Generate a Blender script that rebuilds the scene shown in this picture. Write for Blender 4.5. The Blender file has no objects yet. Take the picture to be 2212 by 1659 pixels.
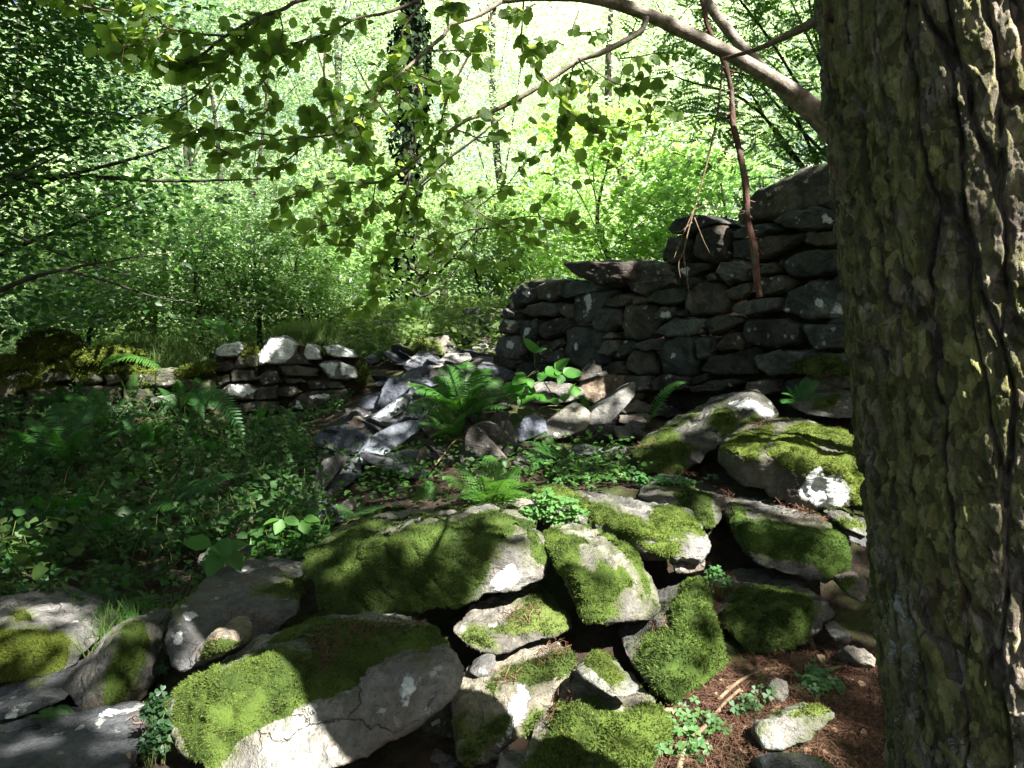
import bpy, bmesh, math, random
import numpy as np
from mathutils import Vector
random.seed(7); rng = np.random.default_rng(7)
R = math.radians
scene = bpy.context.scene; COL = scene.collection

# ------------------------------------------------------------------ camera, sky, sun, exposure
CAM = np.array([0.0, 0.0, 1.6]); PITCH = R(-3.0); HFOV = R(70.0)
cam_data = bpy.data.cameras.new("camera"); cam_data.sensor_width = 36.0; cam_data.angle = HFOV
cam_data.clip_start = 0.05; cam_data.clip_end = 2000
cam = bpy.data.objects.new("camera", cam_data); COL.objects.link(cam)
cam.location = CAM; cam.rotation_euler = (R(90) + PITCH, 0, 0); scene.camera = cam
SUN = np.array([0.467, -0.477, 0.743]); SUN /= np.linalg.norm(SUN)
SUN_EL = math.asin(SUN[2]); SUN_AZ = math.atan2(SUN[0], SUN[1])
world = bpy.data.worlds.new("World"); scene.world = world; world.use_nodes = True
wn = world.node_tree.nodes; wl = world.node_tree.links
sky = wn.new("ShaderNodeTexSky"); sky.sky_type = 'NISHITA'; sky.sun_disc = False
sky.sun_elevation = SUN_EL; sky.sun_rotation = SUN_AZ; sky.air_density = 1.0; sky.dust_density = 5.0
bg = wn["Background"]; bg.inputs["Strength"].default_value = 0.05
wl.new(sky.outputs[0], bg.inputs["Color"])
sun_data = bpy.data.lights.new("sun", 'SUN'); sun_data.energy = 5.0; sun_data.angle = R(0.5); sun_data.color = (1.0, 0.965, 0.91)
sun = bpy.data.objects.new("sun", sun_data); COL.objects.link(sun)
sun.rotation_euler = Vector(SUN).to_track_quat('Z', 'Y').to_euler(); sun.location = (8, -6, 14)
vs = scene.view_settings; vs.view_transform = 'Standard'; vs.look = 'None'; vs.gamma = 1.0; vs.exposure = 2.5
vs.use_curve_mapping = False
cy = scene.cycles; cy.max_bounces = 7; cy.diffuse_bounces = 4; cy.transmission_bounces = 5; cy.glossy_bounces = 2
cy.use_denoising = True; cy.caustics_reflective = False; cy.caustics_refractive = False

# ------------------------------------------------------------------ photo measurements -> points in the place
FPX = 1106.0 / math.tan(HFOV / 2)
CP, SP = math.cos(PITCH), math.sin(PITCH)
def ray(u, v):
    xc = (u - 1106.0) / FPX; yc = (829.5 - v) / FPX
    return np.array([xc, CP - yc * SP, SP + yc * CP])
def P(u, v, d):
    r = ray(u, v); return CAM + r * (d / r[1])
def project(V):
    q = V - CAM; zf = q[:, 1] * CP + q[:, 2] * SP; zu = -q[:, 1] * SP + q[:, 2] * CP
    zf = np.maximum(zf, 1e-3)
    return np.stack([1106 + FPX * q[:, 0] / zf, 829.5 - FPX * zu / zf], 1)
CROPS = {0: (0, 0, 0.54), 1: (600, 1900, 1.4154), 2: (1700, 1900, 1.4154), 3: (2500, 1400, 1.6591), 4: (0, 1250, 1.4429),
         5: (0, 2200, 1.7015), 6: (1200, 1200, 1.7015), 7: (1900, 800, 1.3825), 8: (2400, 2200, 1.8433),
         9: (0, 0, 1.3271), 10: (1200, 0, 1.3273), 11: (2500, 0, 1.386)}
def uv(c, x, y):
    a, b, z = CROPS[c]; return ((a + x / z) * 0.54, (b + y / z) * 0.54)
def poly(c, pts): return np.array([uv(c, p[0], p[1]) for p in pts])

# ------------------------------------------------------------------ numpy noise
def _hash(ix, iy, iz, seed):
    h = (ix * 374761393 + iy * 668265263 + iz * 2147483647 + seed * 1274126177) & 0xffffffff
    h = ((h ^ (h >> 13)) * 1274126177) & 0xffffffff
    h = ((h ^ (h >> 16)) * 2246822519) & 0xffffffff
    return ((h ^ (h >> 15)) & 0xffffff) / float(0xffffff)
def vnoise(p, seed=0):
    i = np.floor(p).astype(np.int64); f = p - i; f = f * f * (3 - 2 * f)
    o = 0
    for dx in (0, 1):
        wx = f[:, 0] if dx else 1 - f[:, 0]
        for dy in (0, 1):
            wy = f[:, 1] if dy else 1 - f[:, 1]
            for dz in (0, 1):
                wz = f[:, 2] if dz else 1 - f[:, 2]
                o = o + wx * wy * wz * _hash(i[:, 0] + dx, i[:, 1] + dy, i[:, 2] + dz, seed)
    return o * 2 - 1
def fbm(p, octv=4, seed=0, gain=0.5):
    a, o, t = 1.0, 0, 0
    for k in range(octv):
        o = o + a * vnoise(p * (2.03 ** k) + 17.3 * k, seed + k); t += a; a *= gain
    return o / t
def cellular(p, seed=0):
    """F1, F2 distances and cell id of 2-D cells, p is n x 2"""
    i = np.floor(p).astype(np.int64); n = len(p)
    f1 = np.full(n, 9.0); f2 = np.full(n, 9.0); cid = np.zeros(n)
    for dx in (-1, 0, 1):
        for dy in (-1, 0, 1):
            cx, cy_ = i[:, 0] + dx, i[:, 1] + dy; z = np.zeros_like(cx)
            fx = cx + _hash(cx, cy_, z, seed); fy = cy_ + _hash(cx, cy_, z + 1, seed)
            d = np.hypot(p[:, 0] - fx, p[:, 1] - fy); m = d < f1
            f2 = np.where(m, f1, np.minimum(f2, d)); cid = np.where(m, _hash(cx, cy_, z + 2, seed), cid); f1 = np.where(m, d, f1)
    return f1, f2, cid
def sdist(pts, pg):
    """signed distance (pixels) to a polygon, positive inside"""
    n = len(pg); ins = np.zeros(len(pts), bool); best = np.full(len(pts), 1e9)
    x, y = pts[:, 0], pts[:, 1]
    for a in range(n):
        x1, y1 = pg[a]; x2, y2 = pg[(a + 1) % n]
        c = (y1 > y) != (y2 > y)
        with np.errstate(divide='ignore', invalid='ignore'):
            xi = (x2 - x1) * (y - y1) / (y2 - y1 + 1e-12) + x1
        ins ^= c & (x < xi)
        ex, ey = x2 - x1, y2 - y1; t = np.clip(((x - x1) * ex + (y - y1) * ey) / (ex * ex + ey * ey + 1e-9), 0, 1)
        best = np.minimum(best, np.hypot(x - x1 - t * ex, y - y1 - t * ey))
    return np.where(ins, best, -best)
def nrm(a):
    return a / np.maximum(np.linalg.norm(a, axis=-1, keepdims=True), 1e-9)

# ------------------------------------------------------------------ meshes from arrays
def mesh(name, V, faces, smooth=False, attrs=None):
    """faces: list of (n x k) integer arrays"""
    me = bpy.data.meshes.new(name); V = np.asarray(V, np.float32)
    faces = [np.asarray(f, np.int32) for f in faces if len(f)]
    me.vertices.add(len(V)); me.vertices.foreach_set("co", V.ravel())
    nl = sum(f.size for f in faces); npoly = sum(len(f) for f in faces)
    me.loops.add(nl); me.polygons.add(npoly)
    me.loops.foreach_set("vertex_index", np.concatenate([f.ravel() for f in faces]))
    tot = np.concatenate([np.full(len(f), f.shape[1], np.int32) for f in faces])
    st = np.concatenate([[0], np.cumsum(tot)[:-1]]).astype(np.int32)
    me.polygons.foreach_set("loop_start", st); me.polygons.foreach_set("loop_total", tot)
    if smooth is True: me.polygons.foreach_set("use_smooth", np.ones(npoly, bool))
    elif smooth is not False: me.polygons.foreach_set("use_smooth", np.asarray(smooth, bool))
    for k, a in (attrs or {}).items():
        at = me.attributes.new(k, 'FLOAT', 'POINT'); at.data.foreach_set("value", np.asarray(a, np.float32))
    me.update(calc_edges=True)
    return me
def link(name, me, mat=None, parent=None, loc=None, color=None):
    o = bpy.data.objects.new(name, me); COL.objects.link(o)
    if mat is not None: me.materials.clear(); me.materials.append(mat)
    if parent is not None: o.parent = parent
    if loc is not None: o.location = loc
    if color is not None: o.color = (*color, 1.0)
    return o
def empty(name, loc):
    o = bpy.data.objects.new(name, None); COL.objects.link(o); o.location = loc; o.empty_display_size = 0.1; return o
def tag(o, label=None, cat=None, group=None, kind=None):
    if label: o["label"] = label
    if cat: o["category"] = cat
    if group: o["group"] = group
    if kind: o["kind"] = kind
    return o
class MB:
    """collects pieces of one part"""
    def __init__(s): s.V = []; s.F = {}; s.n = 0; s.sm = {}
    def add(s, V, F):
        V = np.asarray(V, float)
        for f in F:
            f = np.asarray(f, np.int64)
            if len(f): s.F.setdefault(f.shape[1], []).append(f + s.n)
        s.V.append(V); s.n += len(V); return s
    def build(s, name, mat, parent=None, loc=None, color=None, smooth=True, origin=None, attrs=None):
        V = np.concatenate(s.V)
        if origin is not None: V = V - np.asarray(origin)
        return link(name, mesh(name, V, [np.concatenate(f) for f in s.F.values()], smooth, attrs), mat, parent, loc, color)
def catmull(pts, n):
    pts = np.asarray(pts, float); m = len(pts)
    if m == 2: return pts[0] + (pts[1] - pts[0]) * np.linspace(0, 1, n)[:, None]
    e = np.vstack([2 * pts[0] - pts[1], pts, 2 * pts[-1] - pts[-2]])
    t = np.linspace(0, m - 1 - 1e-6, n); i = t.astype(int); f = (t - i)[:, None]
    a, b, c, d = e[i], e[i + 1], e[i + 2], e[i + 3]
    return 0.5 * (2 * b + (c - a) * f + (2 * a - 5 * b + 4 * c - d) * f ** 2 + (3 * b - a - 3 * c + d) * f ** 3)
def tube(pts, r0, r1, seg=8, n=None, wob=0.0, seed=0, radii=None):
    n = n or max(4, len(pts) * 4); c = catmull(pts, n)
    r = np.interp(np.linspace(0, 1, n), np.linspace(0, 1, len(radii)), radii) if radii is not None else np.linspace(r0, r1, n)
    t = nrm(np.gradient(c, axis=0)); up = np.array([0.13, 0.31, 0.94])
    if abs(t[0] @ up) > 0.9: up = np.array([0.95, 0.2, 0.1])
    s = nrm(np.cross(t, up)); b = np.cross(s, t)
    th = np.linspace(0, 2 * np.pi, seg, endpoint=False)
    V = c[:, None] + r[:, None, None] * (np.cos(th)[None, :, None] * s[:, None] + np.sin(th)[None, :, None] * b[:, None])
    if wob: 
        q = V.reshape(-1, 3); k = 1.0 / max(r.max(), 1e-3)
        V = c[:, None] + (V - c[:, None]) * (1 + wob * fbm(q * k * 0.8, 3, seed)).reshape(n, seg, 1)
    V = V.reshape(-1, 3)
    i = np.arange(n - 1)[:, None] * seg; j = np.arange(seg)[None]; k = (j + 1) % seg
    F = np.stack([i + j, i + k, i + seg + k, i + seg + j], -1).reshape(-1, 4)
    V = np.vstack([V, c[:1], c[-1:]]); a = n * seg; jj = np.arange(seg); kk = (jj + 1) % seg
    T = np.vstack([np.stack([np.full(seg, a), kk, jj], 1), np.stack([np.full(seg, a + 1), (n - 1) * seg + jj, (n - 1) * seg + kk], 1)])
    return V, [F, T]
def frames(nv, fw):
    """orthonormal frames: leaf normal nv, direction of growth fw"""
    y = nrm(fw - nv * (fw * nv).sum(-1, keepdims=True)); x = np.cross(y, nv); return x, y
def scatter(T, TF, pos, nv, fw, size):
    """copies of a small template (T verts, TF faces) laid out by arrays"""
    nv = nrm(nv); x, y = frames(nv, fw); size = np.broadcast_to(np.asarray(size, float), (len(pos),))
    V = pos[:, None] + size[:, None, None] * (T[None, :, 0:1] * x[:, None] + T[None, :, 1:2] * y[:, None] + T[None, :, 2:3] * nv[:, None])
    k = np.arange(len(pos))[:, None, None] * len(T)
    return V.reshape(-1, 3), [(np.asarray(f)[None] + k).reshape(-1, np.asarray(f).shape[1]) for f in TF]
# leaf templates: x across, y along, z out
DIAMOND = (np.array([[0, 0, 0], [-.3, .45, .07], [0, 1, -.03], [.3, .45, .07]]), [[[0, 3, 2], [0, 2, 1]]])
POINTED = (np.array([[0, 0, 0], [-.26, .18, .05], [-.36, .42, .07], [-.22, .75, .02], [0, 1, -.08], [.22, .75, .02], [.36, .42, .07], [.26, .18, .05], [0, .4, -.01]]),
           [[[8, 0, 7], [8, 7, 6], [8, 6, 5], [8, 5, 4], [8, 4, 3], [8, 3, 2], [8, 2, 1], [8, 1, 0]]])
def hazel_leaf():
    a = np.linspace(0, 2 * np.pi, 25)[:-1] ; r = np.array([1 + 0.045 * (-1) ** k for k in range(24)])
    x = 0.46 * np.sin(a) * r; y = 0.5 - 0.5 * np.cos(a) * r; x = x * (1.0 + 0.16 * np.clip(np.sin(np.pi * y), 0, 1)); y = np.where(y > .86, .86 + (y - .86) * 1.5, y)
    z = 0.12 * np.abs(x) - 0.10 * (y - .4) ** 2
    V = np.vstack([np.stack([x, y, z], 1), [[0, .25, -.01], [0, .6, -.015]]]); n = 24
    F = []
    for k in range(24):
        c = 24 if (k < 7 or k >= 17) else 25
        F.append([c, (k + 1) % n, k])
    F += [[24, 25, 7], [24, 17, 25]]
    return V, [F]
HAZEL = hazel_leaf()
def sorrel_leaf():
    V = [[0, 0, 0]]; F = []
    for q in range(3):
        a = q * 2 * np.pi / 3; c, s = np.cos(a), np.sin(a); b = len(V)
        for (x, y, z) in ((-.28, .28, .06), (-.46, .66, .02), (-.3, .95, -.06), (0, .8, -.02), (.3, .95, -.06), (.46, .66, .02), (.28, .28, .06)):
            V.append([c * x - s * y, s * x + c * y, z])
        for k in range(6): F.append([0, b + k + 1, b + k])
    return np.array(V), [F]
SORREL = sorrel_leaf()
BLADE = (np.array([[-.14, 0, 0], [.14, 0, 0], [.10, .55, .10], [0, 1, -.05], [-.10, .55, .10]]), [[[0, 1, 2], [0, 2, 3], [0, 3, 4]]])
TUFT = (np.array([[-.2, 0, 0], [.2, 0, 0], [0, 1, 0]]), [[[0, 1, 2]]])
def rand_dir(n): return nrm(rng.normal(size=(n, 3)))

# ------------------------------------------------------------------ materials (procedural)
def newmat(name):
    m = bpy.data.materials.new(name); m.use_nodes = True; nt = m.node_tree; nt.nodes.clear(); return m, nt
class NT:
    def __init__(s, nt): s.nt = nt
    def n(s, t, ins=None, **kw):
        o = s.nt.nodes.new(t)
        for k, v in kw.items(): setattr(o, k, v)
        for k, v in (ins or {}).items():
            if isinstance(v, bpy.types.NodeSocket): s.nt.links.new(v, o.inputs[k])
            elif v is not None: o.inputs[k].default_value = v
        return o
    def noise(s, vec, scale, detail=4, rough=0.55, dist=0.0):
        return s.n("ShaderNodeTexNoise", {"Vector": vec, "Scale": scale, "Detail": detail, "Roughness": rough, "Distortion": dist}).outputs["Fac"]
    def ramp(s, fac, lo, hi, a=0.0, b=1.0):
        return s.n("ShaderNodeMapRange", {0: fac, 1: lo, 2: hi, 3: a, 4: b}, interpolation_type='SMOOTHSTEP').outputs[0]
    def mix(s, f, a, b, mode='MIX'):
        o = s.n("ShaderNodeMix", data_type='RGBA', blend_type=mode)
        for i, v in ((0, f), (6, a), (7, b)):
            if isinstance(v, bpy.types.NodeSocket): s.nt.links.new(v, o.inputs[i])
            else: o.inputs[i].default_value = (*v, 1) if isinstance(v, tuple) and len(v) == 3 else v
        return o.outputs[2]
    def math(s, op, a, b=0.0, clamp=False):
        return s.n("ShaderNodeMath", {0: a, 1: b}, operation=op, use_clamp=clamp).outputs[0]
    def attr(s, name): return s.n("ShaderNodeAttribute", attribute_name=name).outputs["Fac"]
    def out(s, sh): s.nt.links.new(sh, s.n("ShaderNodeOutputMaterial").inputs[0])
def objvec(k, seedscale=11.0):
    tc = k.n("ShaderNodeTexCoord"); oi = k.n("ShaderNodeObjectInfo")
    v = k.n("ShaderNodeVectorMath", {0: tc.outputs["Object"], 1: k.n("ShaderNodeCombineXYZ", {0: k.math('MULTIPLY', oi.outputs["Random"], seedscale)}).outputs[0]}, operation='ADD')
    return v.outputs[0], oi
def rock_material():
    m, nt = newmat("stone"); k = NT(nt); vec, oi = objvec(k)
    big = k.noise(vec, 4.0, 8, 0.62, 0.4); fine = k.noise(vec, 38, 5, 0.7); mid = k.noise(vec, 13, 6, 0.6)
    c = k.mix(k.ramp(big, 0.38, 0.62), (0.22, 0.22, 0.22), (0.60, 0.59, 0.57))
    c = k.mix(k.ramp(fine, 0.35, 0.7), c, k.mix(1.0, c, (1.45, 1.43, 1.38), 'MULTIPLY'))
    ve = k.n("ShaderNodeTexVoronoi", {"Vector": k.n("ShaderNodeVectorMath", {0: vec, 1: k.n("ShaderNodeVectorMath", {0: k.n("ShaderNodeTexNoise", {"Vector": vec, "Scale": 5.0, "Detail": 5.0}).outputs["Color"], 1: (.35, .35, .35)}, operation='MULTIPLY').outputs[0]}, operation='ADD').outputs[0], "Scale": 3.2}, feature='DISTANCE_TO_EDGE')
    crack = k.math('MULTIPLY', k.ramp(ve.outputs["Distance"], 0.0, 0.011, 1, 0), k.ramp(k.noise(vec, 2.6, 2), 0.52, 0.66))
    c = k.mix(k.ramp(k.noise(vec, 80, 4, 0.85), 0.54, 0.66, 0, 0.75), c, k.mix(1.0, c, (0.35, 0.34, 0.33), 'MULTIPLY'))
    c = k.mix(k.math('MULTIPLY', crack, 0.4), c, (0.2, 0.19, 0.17))
    c = k.mix(1.0, c, oi.outputs["Color"], 'MULTIPLY')
    # brown iron stains, dark algae blotches, pale crustose lichen spots
    c = k.mix(k.ramp(k.noise(vec, 2.3, 4, 0.6), 0.56, 0.72, 0, 0.55), c, (0.10, 0.068, 0.04))
    c = k.mix(k.ramp(k.noise(vec, 7.0, 6, 0.7, 0.6), 0.60, 0.66, 0, 0.7), c, (0.055, 0.058, 0.048))
    vor = k.n("ShaderNodeTexVoronoi", {"Vector": vec, "Scale": 16.0, "Randomness": 1.0})
    warp = k.math('ADD', vor.outputs["Distance"], k.math('MULTIPLY', k.math('SUBTRACT', k.noise(vec, 60, 3), 0.5), 0.55))
    spots = k.math('MULTIPLY', k.ramp(warp, 0.26, 0.20), k.ramp(k.noise(vec, 3.1, 3), 0.52, 0.60))
    c = k.mix(k.math('MULTIPLY', spots, 0.75), c, (0.42, 0.45, 0.40))
    li = k.math('ADD', k.attr("lichen"), k.math('MULTIPLY', k.math('SUBTRACT', k.noise(vec, 22, 8, 0.75, 0.6), 0.5), 1.5))
    c = k.mix(k.ramp(li, 0.47, 0.58), c, k.mix(k.ramp(k.noise(vec, 45, 4, 0.7), 0.35, 0.65), (0.50, 0.53, 0.51), (0.78, 0.79, 0.77)))
    gr = k.math('ADD', k.attr("algae"), k.math('MULTIPLY', k.math('SUBTRACT', mid, 0.5), 1.2))
    c = k.mix(k.ramp(gr, 0.42, 0.75, 0, 0.8), c, k.mix(fine, (0.035, 0.05, 0.014), (0.10, 0.115, 0.035)))
    h = k.math('ADD', k.math('MULTIPLY', mid, 0.7), k.math('MULTIPLY', fine, 0.45))
    h = k.math('ADD', h, k.math('MULTIPLY', k.noise(vec, 120, 3, 0.7), 0.15))
    h = k.math('ADD', h, k.math('MULTIPLY', k.ramp(li, 0.45, 0.6), 0.12))
    h = k.math('SUBTRACT', h, k.math('MULTIPLY', crack, 0.5))
    b = k.n("ShaderNodeBump", {"Strength": 1.0, "Distance": 0.04, "Height": h})
    p = k.n("ShaderNodeBsdfPrincipled", {"Base Color": c, "Roughness": 0.86, "Normal": b.outputs[0]}); p.inputs["Specular IOR Level"].default_value = 0.3
    k.out(p.outputs[0]); return m
def moss_material(name, dark, light, tip):
    m, nt = newmat(name); k = NT(nt); tc = k.n("ShaderNodeTexCoord"); geo = k.n("ShaderNodeNewGeometry"); oi = k.n("ShaderNodeObjectInfo")
    vec = tc.outputs["Object"]
    c = k.mix(k.ramp(k.noise(vec, 6, 5, 0.6), 0.36, 0.64), dark, light)
    c = k.mix(k.ramp(geo.outputs["Random Per Island"], 0.3, 1.0, 0, 0.75), c, tip)
    c = k.mix(k.ramp(k.noise(vec, 15, 4, 0.7), 0.64, 0.72, 0, 0.5), c, (0.10, 0.06, 0.022))
    c = k.mix(1.0, c, oi.outputs["Color"], 'MULTIPLY')
    b = k.n("ShaderNodeBump", {"Strength": 0.8, "Distance": 0.012, "Height": k.noise(vec, 120, 3, 0.7)})
    d = k.n("ShaderNodeBsdfPrincipled", {"Base Color": c, "Roughness": 0.8, "Normal": b.outputs[0]}); d.inputs["Specular IOR Level"].default_value = 0.2
    t = k.n("ShaderNodeBsdfTranslucent", {"Color": c})
    s = k.n("ShaderNodeMixShader", {0: 0.22, 1: d.outputs[0], 2: t.outputs[0]}); k.out(s.outputs[0]); return m
def leaf_material(name, c1, c2, trans=(0.22, 0.34, 0.04), tfac=0.45, rough=0.42, spec=0.5, yellow=0.0, vein=False):
    m, nt = newmat(name); k = NT(nt); geo = k.n("ShaderNodeNewGeometry"); oi = k.n("ShaderNodeObjectInfo"); tc = k.n("ShaderNodeTexCoord")
    r = geo.outputs["Random Per Island"]
    c = k.mix(r, c1, c2); c = k.mix(k.ramp(k.noise(tc.outputs["Object"], 0.9, 3), 0.35, 0.65, 0, 0.5), c, c1)
    if yellow: c = k.mix(k.ramp(r, 1 - yellow, 1 - yellow + 0.01), c, (0.24, 0.17, 0.03))
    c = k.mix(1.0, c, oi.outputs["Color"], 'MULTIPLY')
    tcol = k.mix(0.5, trans, k.mix(1.0, c, (2.2, 2.2, 1.6), 'MULTIPLY')); tcol = k.mix(1.0, tcol, oi.outputs["Color"], 'MULTIPLY')
    p = k.n("ShaderNodeBsdfPrincipled", {"Base Color": c, "Roughness": rough}); p.inputs["Specular IOR Level"].default_value = spec
    if vein:
        b = k.n("ShaderNodeBump", {"Strength": 0.35, "Distance": 0.01, "Height": k.noise(tc.outputs["Object"], 90, 2)}); nt.links.new(b.outputs[0], p.inputs["Normal"])
    t = k.n("ShaderNodeBsdfTranslucent", {"Color": tcol})
    s = k.n("ShaderNodeMixShader", {0: tfac, 1: p.outputs[0], 2: t.outputs[0]}); k.out(s.outputs[0]); return m
def plain_material(name, c1, c2, scale=20, rough=0.85, stretch=None, bump=0.4, third=None, dist=0.01):
    m, nt = newmat(name); k = NT(nt); vec, oi = objvec(k)
    if stretch: vec = k.n("ShaderNodeVectorMath", {0: vec, 1: stretch}, operation='MULTIPLY').outputs[0]
    n = k.noise(vec, scale, 6, 0.65); c = k.mix(k.ramp(n, 0.33, 0.67), c1, c2)
    if third: c = k.mix(k.ramp(k.noise(vec, scale * 0.45, 5, 0.7, 0.5), 0.53, 0.62), c, third)
    c = k.mix(1.0, c, oi.outputs["Color"], 'MULTIPLY')
    b = k.n("ShaderNodeBump", {"Strength": bump, "Distance": dist, "Height": k.noise(vec, scale * 2.2, 5, 0.7)})
    p = k.n("ShaderNodeBsdfPrincipled", {"Base Color": c, "Roughness": rough, "Normal": b.outputs[0]}); p.inputs["Specular IOR Level"].default_value = 0.25
    k.out(p.outputs[0]); return m
def island_material(name, cols, rough=0.8, trans=0.0):
    m, nt = newmat(name); k = NT(nt); geo = k.n("ShaderNodeNewGeometry")
    r = k.n("ShaderNodeValToRGB", {0: geo.outputs["Random Per Island"]}); e = r.color_ramp.elements
    while len(e) < len(cols): e.new(0.5)
    for i, c in enumerate(cols): e[i].position = i / (len(cols) - 1); e[i].color = (*c, 1)
    p = k.n("ShaderNodeBsdfPrincipled", {"Base Color": r.outputs[0], "Roughness": rough}); p.inputs["Specular IOR Level"].default_value = 0.25
    k.out(p.outputs[0]); return m
def bark_material():
    m, nt = newmat("pine_bark"); k = NT(nt); tc = k.n("ShaderNodeTexCoord"); v = tc.outputs["Object"]
    vs_ = k.n("ShaderNodeVectorMath", {0: v, 1: (1, 1, 0.45)}, operation='MULTIPLY').outputs[0]
    c = k.mix(k.ramp(k.noise(vs_, 36, 8, 0.8), 0.34, 0.66), (0.095, 0.075, 0.058), (0.38, 0.315, 0.245))
    wv = k.n("ShaderNodeVectorMath", {0: vs_, 1: k.n("ShaderNodeVectorMath", {0: k.n("ShaderNodeTexNoise", {"Vector": vs_, "Scale": 30.0, "Detail": 4.0}).outputs["Color"], 1: (.03, .03, .03)}, operation='MULTIPLY').outputs[0]}, operation='ADD').outputs[0]
    fl = k.n("ShaderNodeTexVoronoi", {"Vector": wv, "Scale": 85.0}); flake = k.n("ShaderNodeSeparateColor", {0: fl.outputs["Color"]}).outputs[0]
    fl2 = k.n("ShaderNodeTexVoronoi", {"Vector": wv, "Scale": 34.0}); flake2 = k.n("ShaderNodeSeparateColor", {0: fl2.outputs["Color"]}).outputs[0]
    fm = k.math('MULTIPLY', k.ramp(flake, 0, 1, 0.5, 1.5), k.ramp(flake2, 0, 1, 0.78, 1.25))
    c = k.mix(k.ramp(k.noise(vs_, 11, 5, 0.65, 0.4), 0.58, 0.68, 0, 0.8), c, (0.26, 0.13, 0.075))
    fine = k.noise(v, 75, 6, 0.8)
    mo = k.math('ADD', k.attr("moss"), k.math('MULTIPLY', k.math('SUBTRACT', k.noise(vs_, 26, 8, 0.8, 0.5), 0.5), 2.4))
    c = k.mix(k.ramp(mo, 0.30, 0.72, 0, 0.92), c, k.mix(fine, (0.085, 0.09, 0.022), (0.28, 0.275, 0.09)))
    c = k.mix(1.0, c, k.n("ShaderNodeCombineXYZ", {0: fm, 1: fm, 2: fm}).outputs[0], 'MULTIPLY')
    li = k.math('ADD', k.attr("crust_and_sun"), k.math('MULTIPLY', k.math('SUBTRACT', k.noise(v, 42, 6, 0.72, 0.5), 0.5), 1.3))
    c = k.mix(k.ramp(li, 0.52, 0.62), c, k.mix(k.noise(v, 9, 3), (0.40, 0.47, 0.45), (0.66, 0.63, 0.56)))
    h = k.math('ADD', k.noise(vs_, 45, 6, 0.75), k.math('MULTIPLY', k.ramp(li, 0.5, 0.65), 0.3)); h = k.math('ADD', h, k.math('ADD', k.math('MULTIPLY', fine, 0.5), k.math('MULTIPLY', fm, 0.45)))
    b = k.n("ShaderNodeBump", {"Strength": 1.0, "Distance": 0.018, "Height": h})
    p = k.n("ShaderNodeBsdfPrincipled", {"Base Color": c, "Roughness": 0.78, "Normal": b.outputs[0]}); p.inputs["Specular IOR Level"].default_value = 0.35
    k.out(p.outputs[0]); return m
def ground_material():
    m, nt = newmat("forest_soil"); k = NT(nt); tc = k.n("ShaderNodeTexCoord"); v = tc.outputs["Object"]
    c = k.mix(k.ramp(k.noise(v, 9, 8, 0.7), 0.35, 0.65), (0.018, 0.014, 0.010), (0.052, 0.036, 0.023))
    c = k.mix(k.ramp(k.noise(v, 60, 5, 0.75), 0.5, 0.7, 0, 0.6), c, (0.09, 0.05, 0.03))
    c = k.mix(k.ramp(k.noise(v, 1.7, 6, 0.65), 0.50, 0.60, 0, 0.8), c, k.mix(k.noise(v, 80, 3), (0.025, 0.04, 0.01), (0.08, 0.11, 0.025)))
    far = k.ramp(k.math('ADD', k.n('ShaderNodeSeparateXYZ', {0: v}).outputs[1], k.math('MULTIPLY', k.noise(v, 1.2, 5), 3.0)), 9.6, 10.8)
    c = k.mix(k.math('MULTIPLY', far, k.ramp(k.noise(v, 5, 5, .7), 0.3, 0.55)), c, k.mix(k.noise(v, 22, 4, .7), (0.03, 0.055, 0.015), (0.10, 0.15, 0.045)))
    b = k.n("ShaderNodeBump", {"Strength": 1.0, "Distance": 0.03, "Height": k.noise(v, 35, 6, 0.75)})
    p = k.n("ShaderNodeBsdfPrincipled", {"Base Color": c, "Roughness": 0.92, "Normal": b.outputs[0]}); p.inputs["Specular IOR Level"].default_value = 0.2
    k.out(p.outputs[0]); return m
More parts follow.
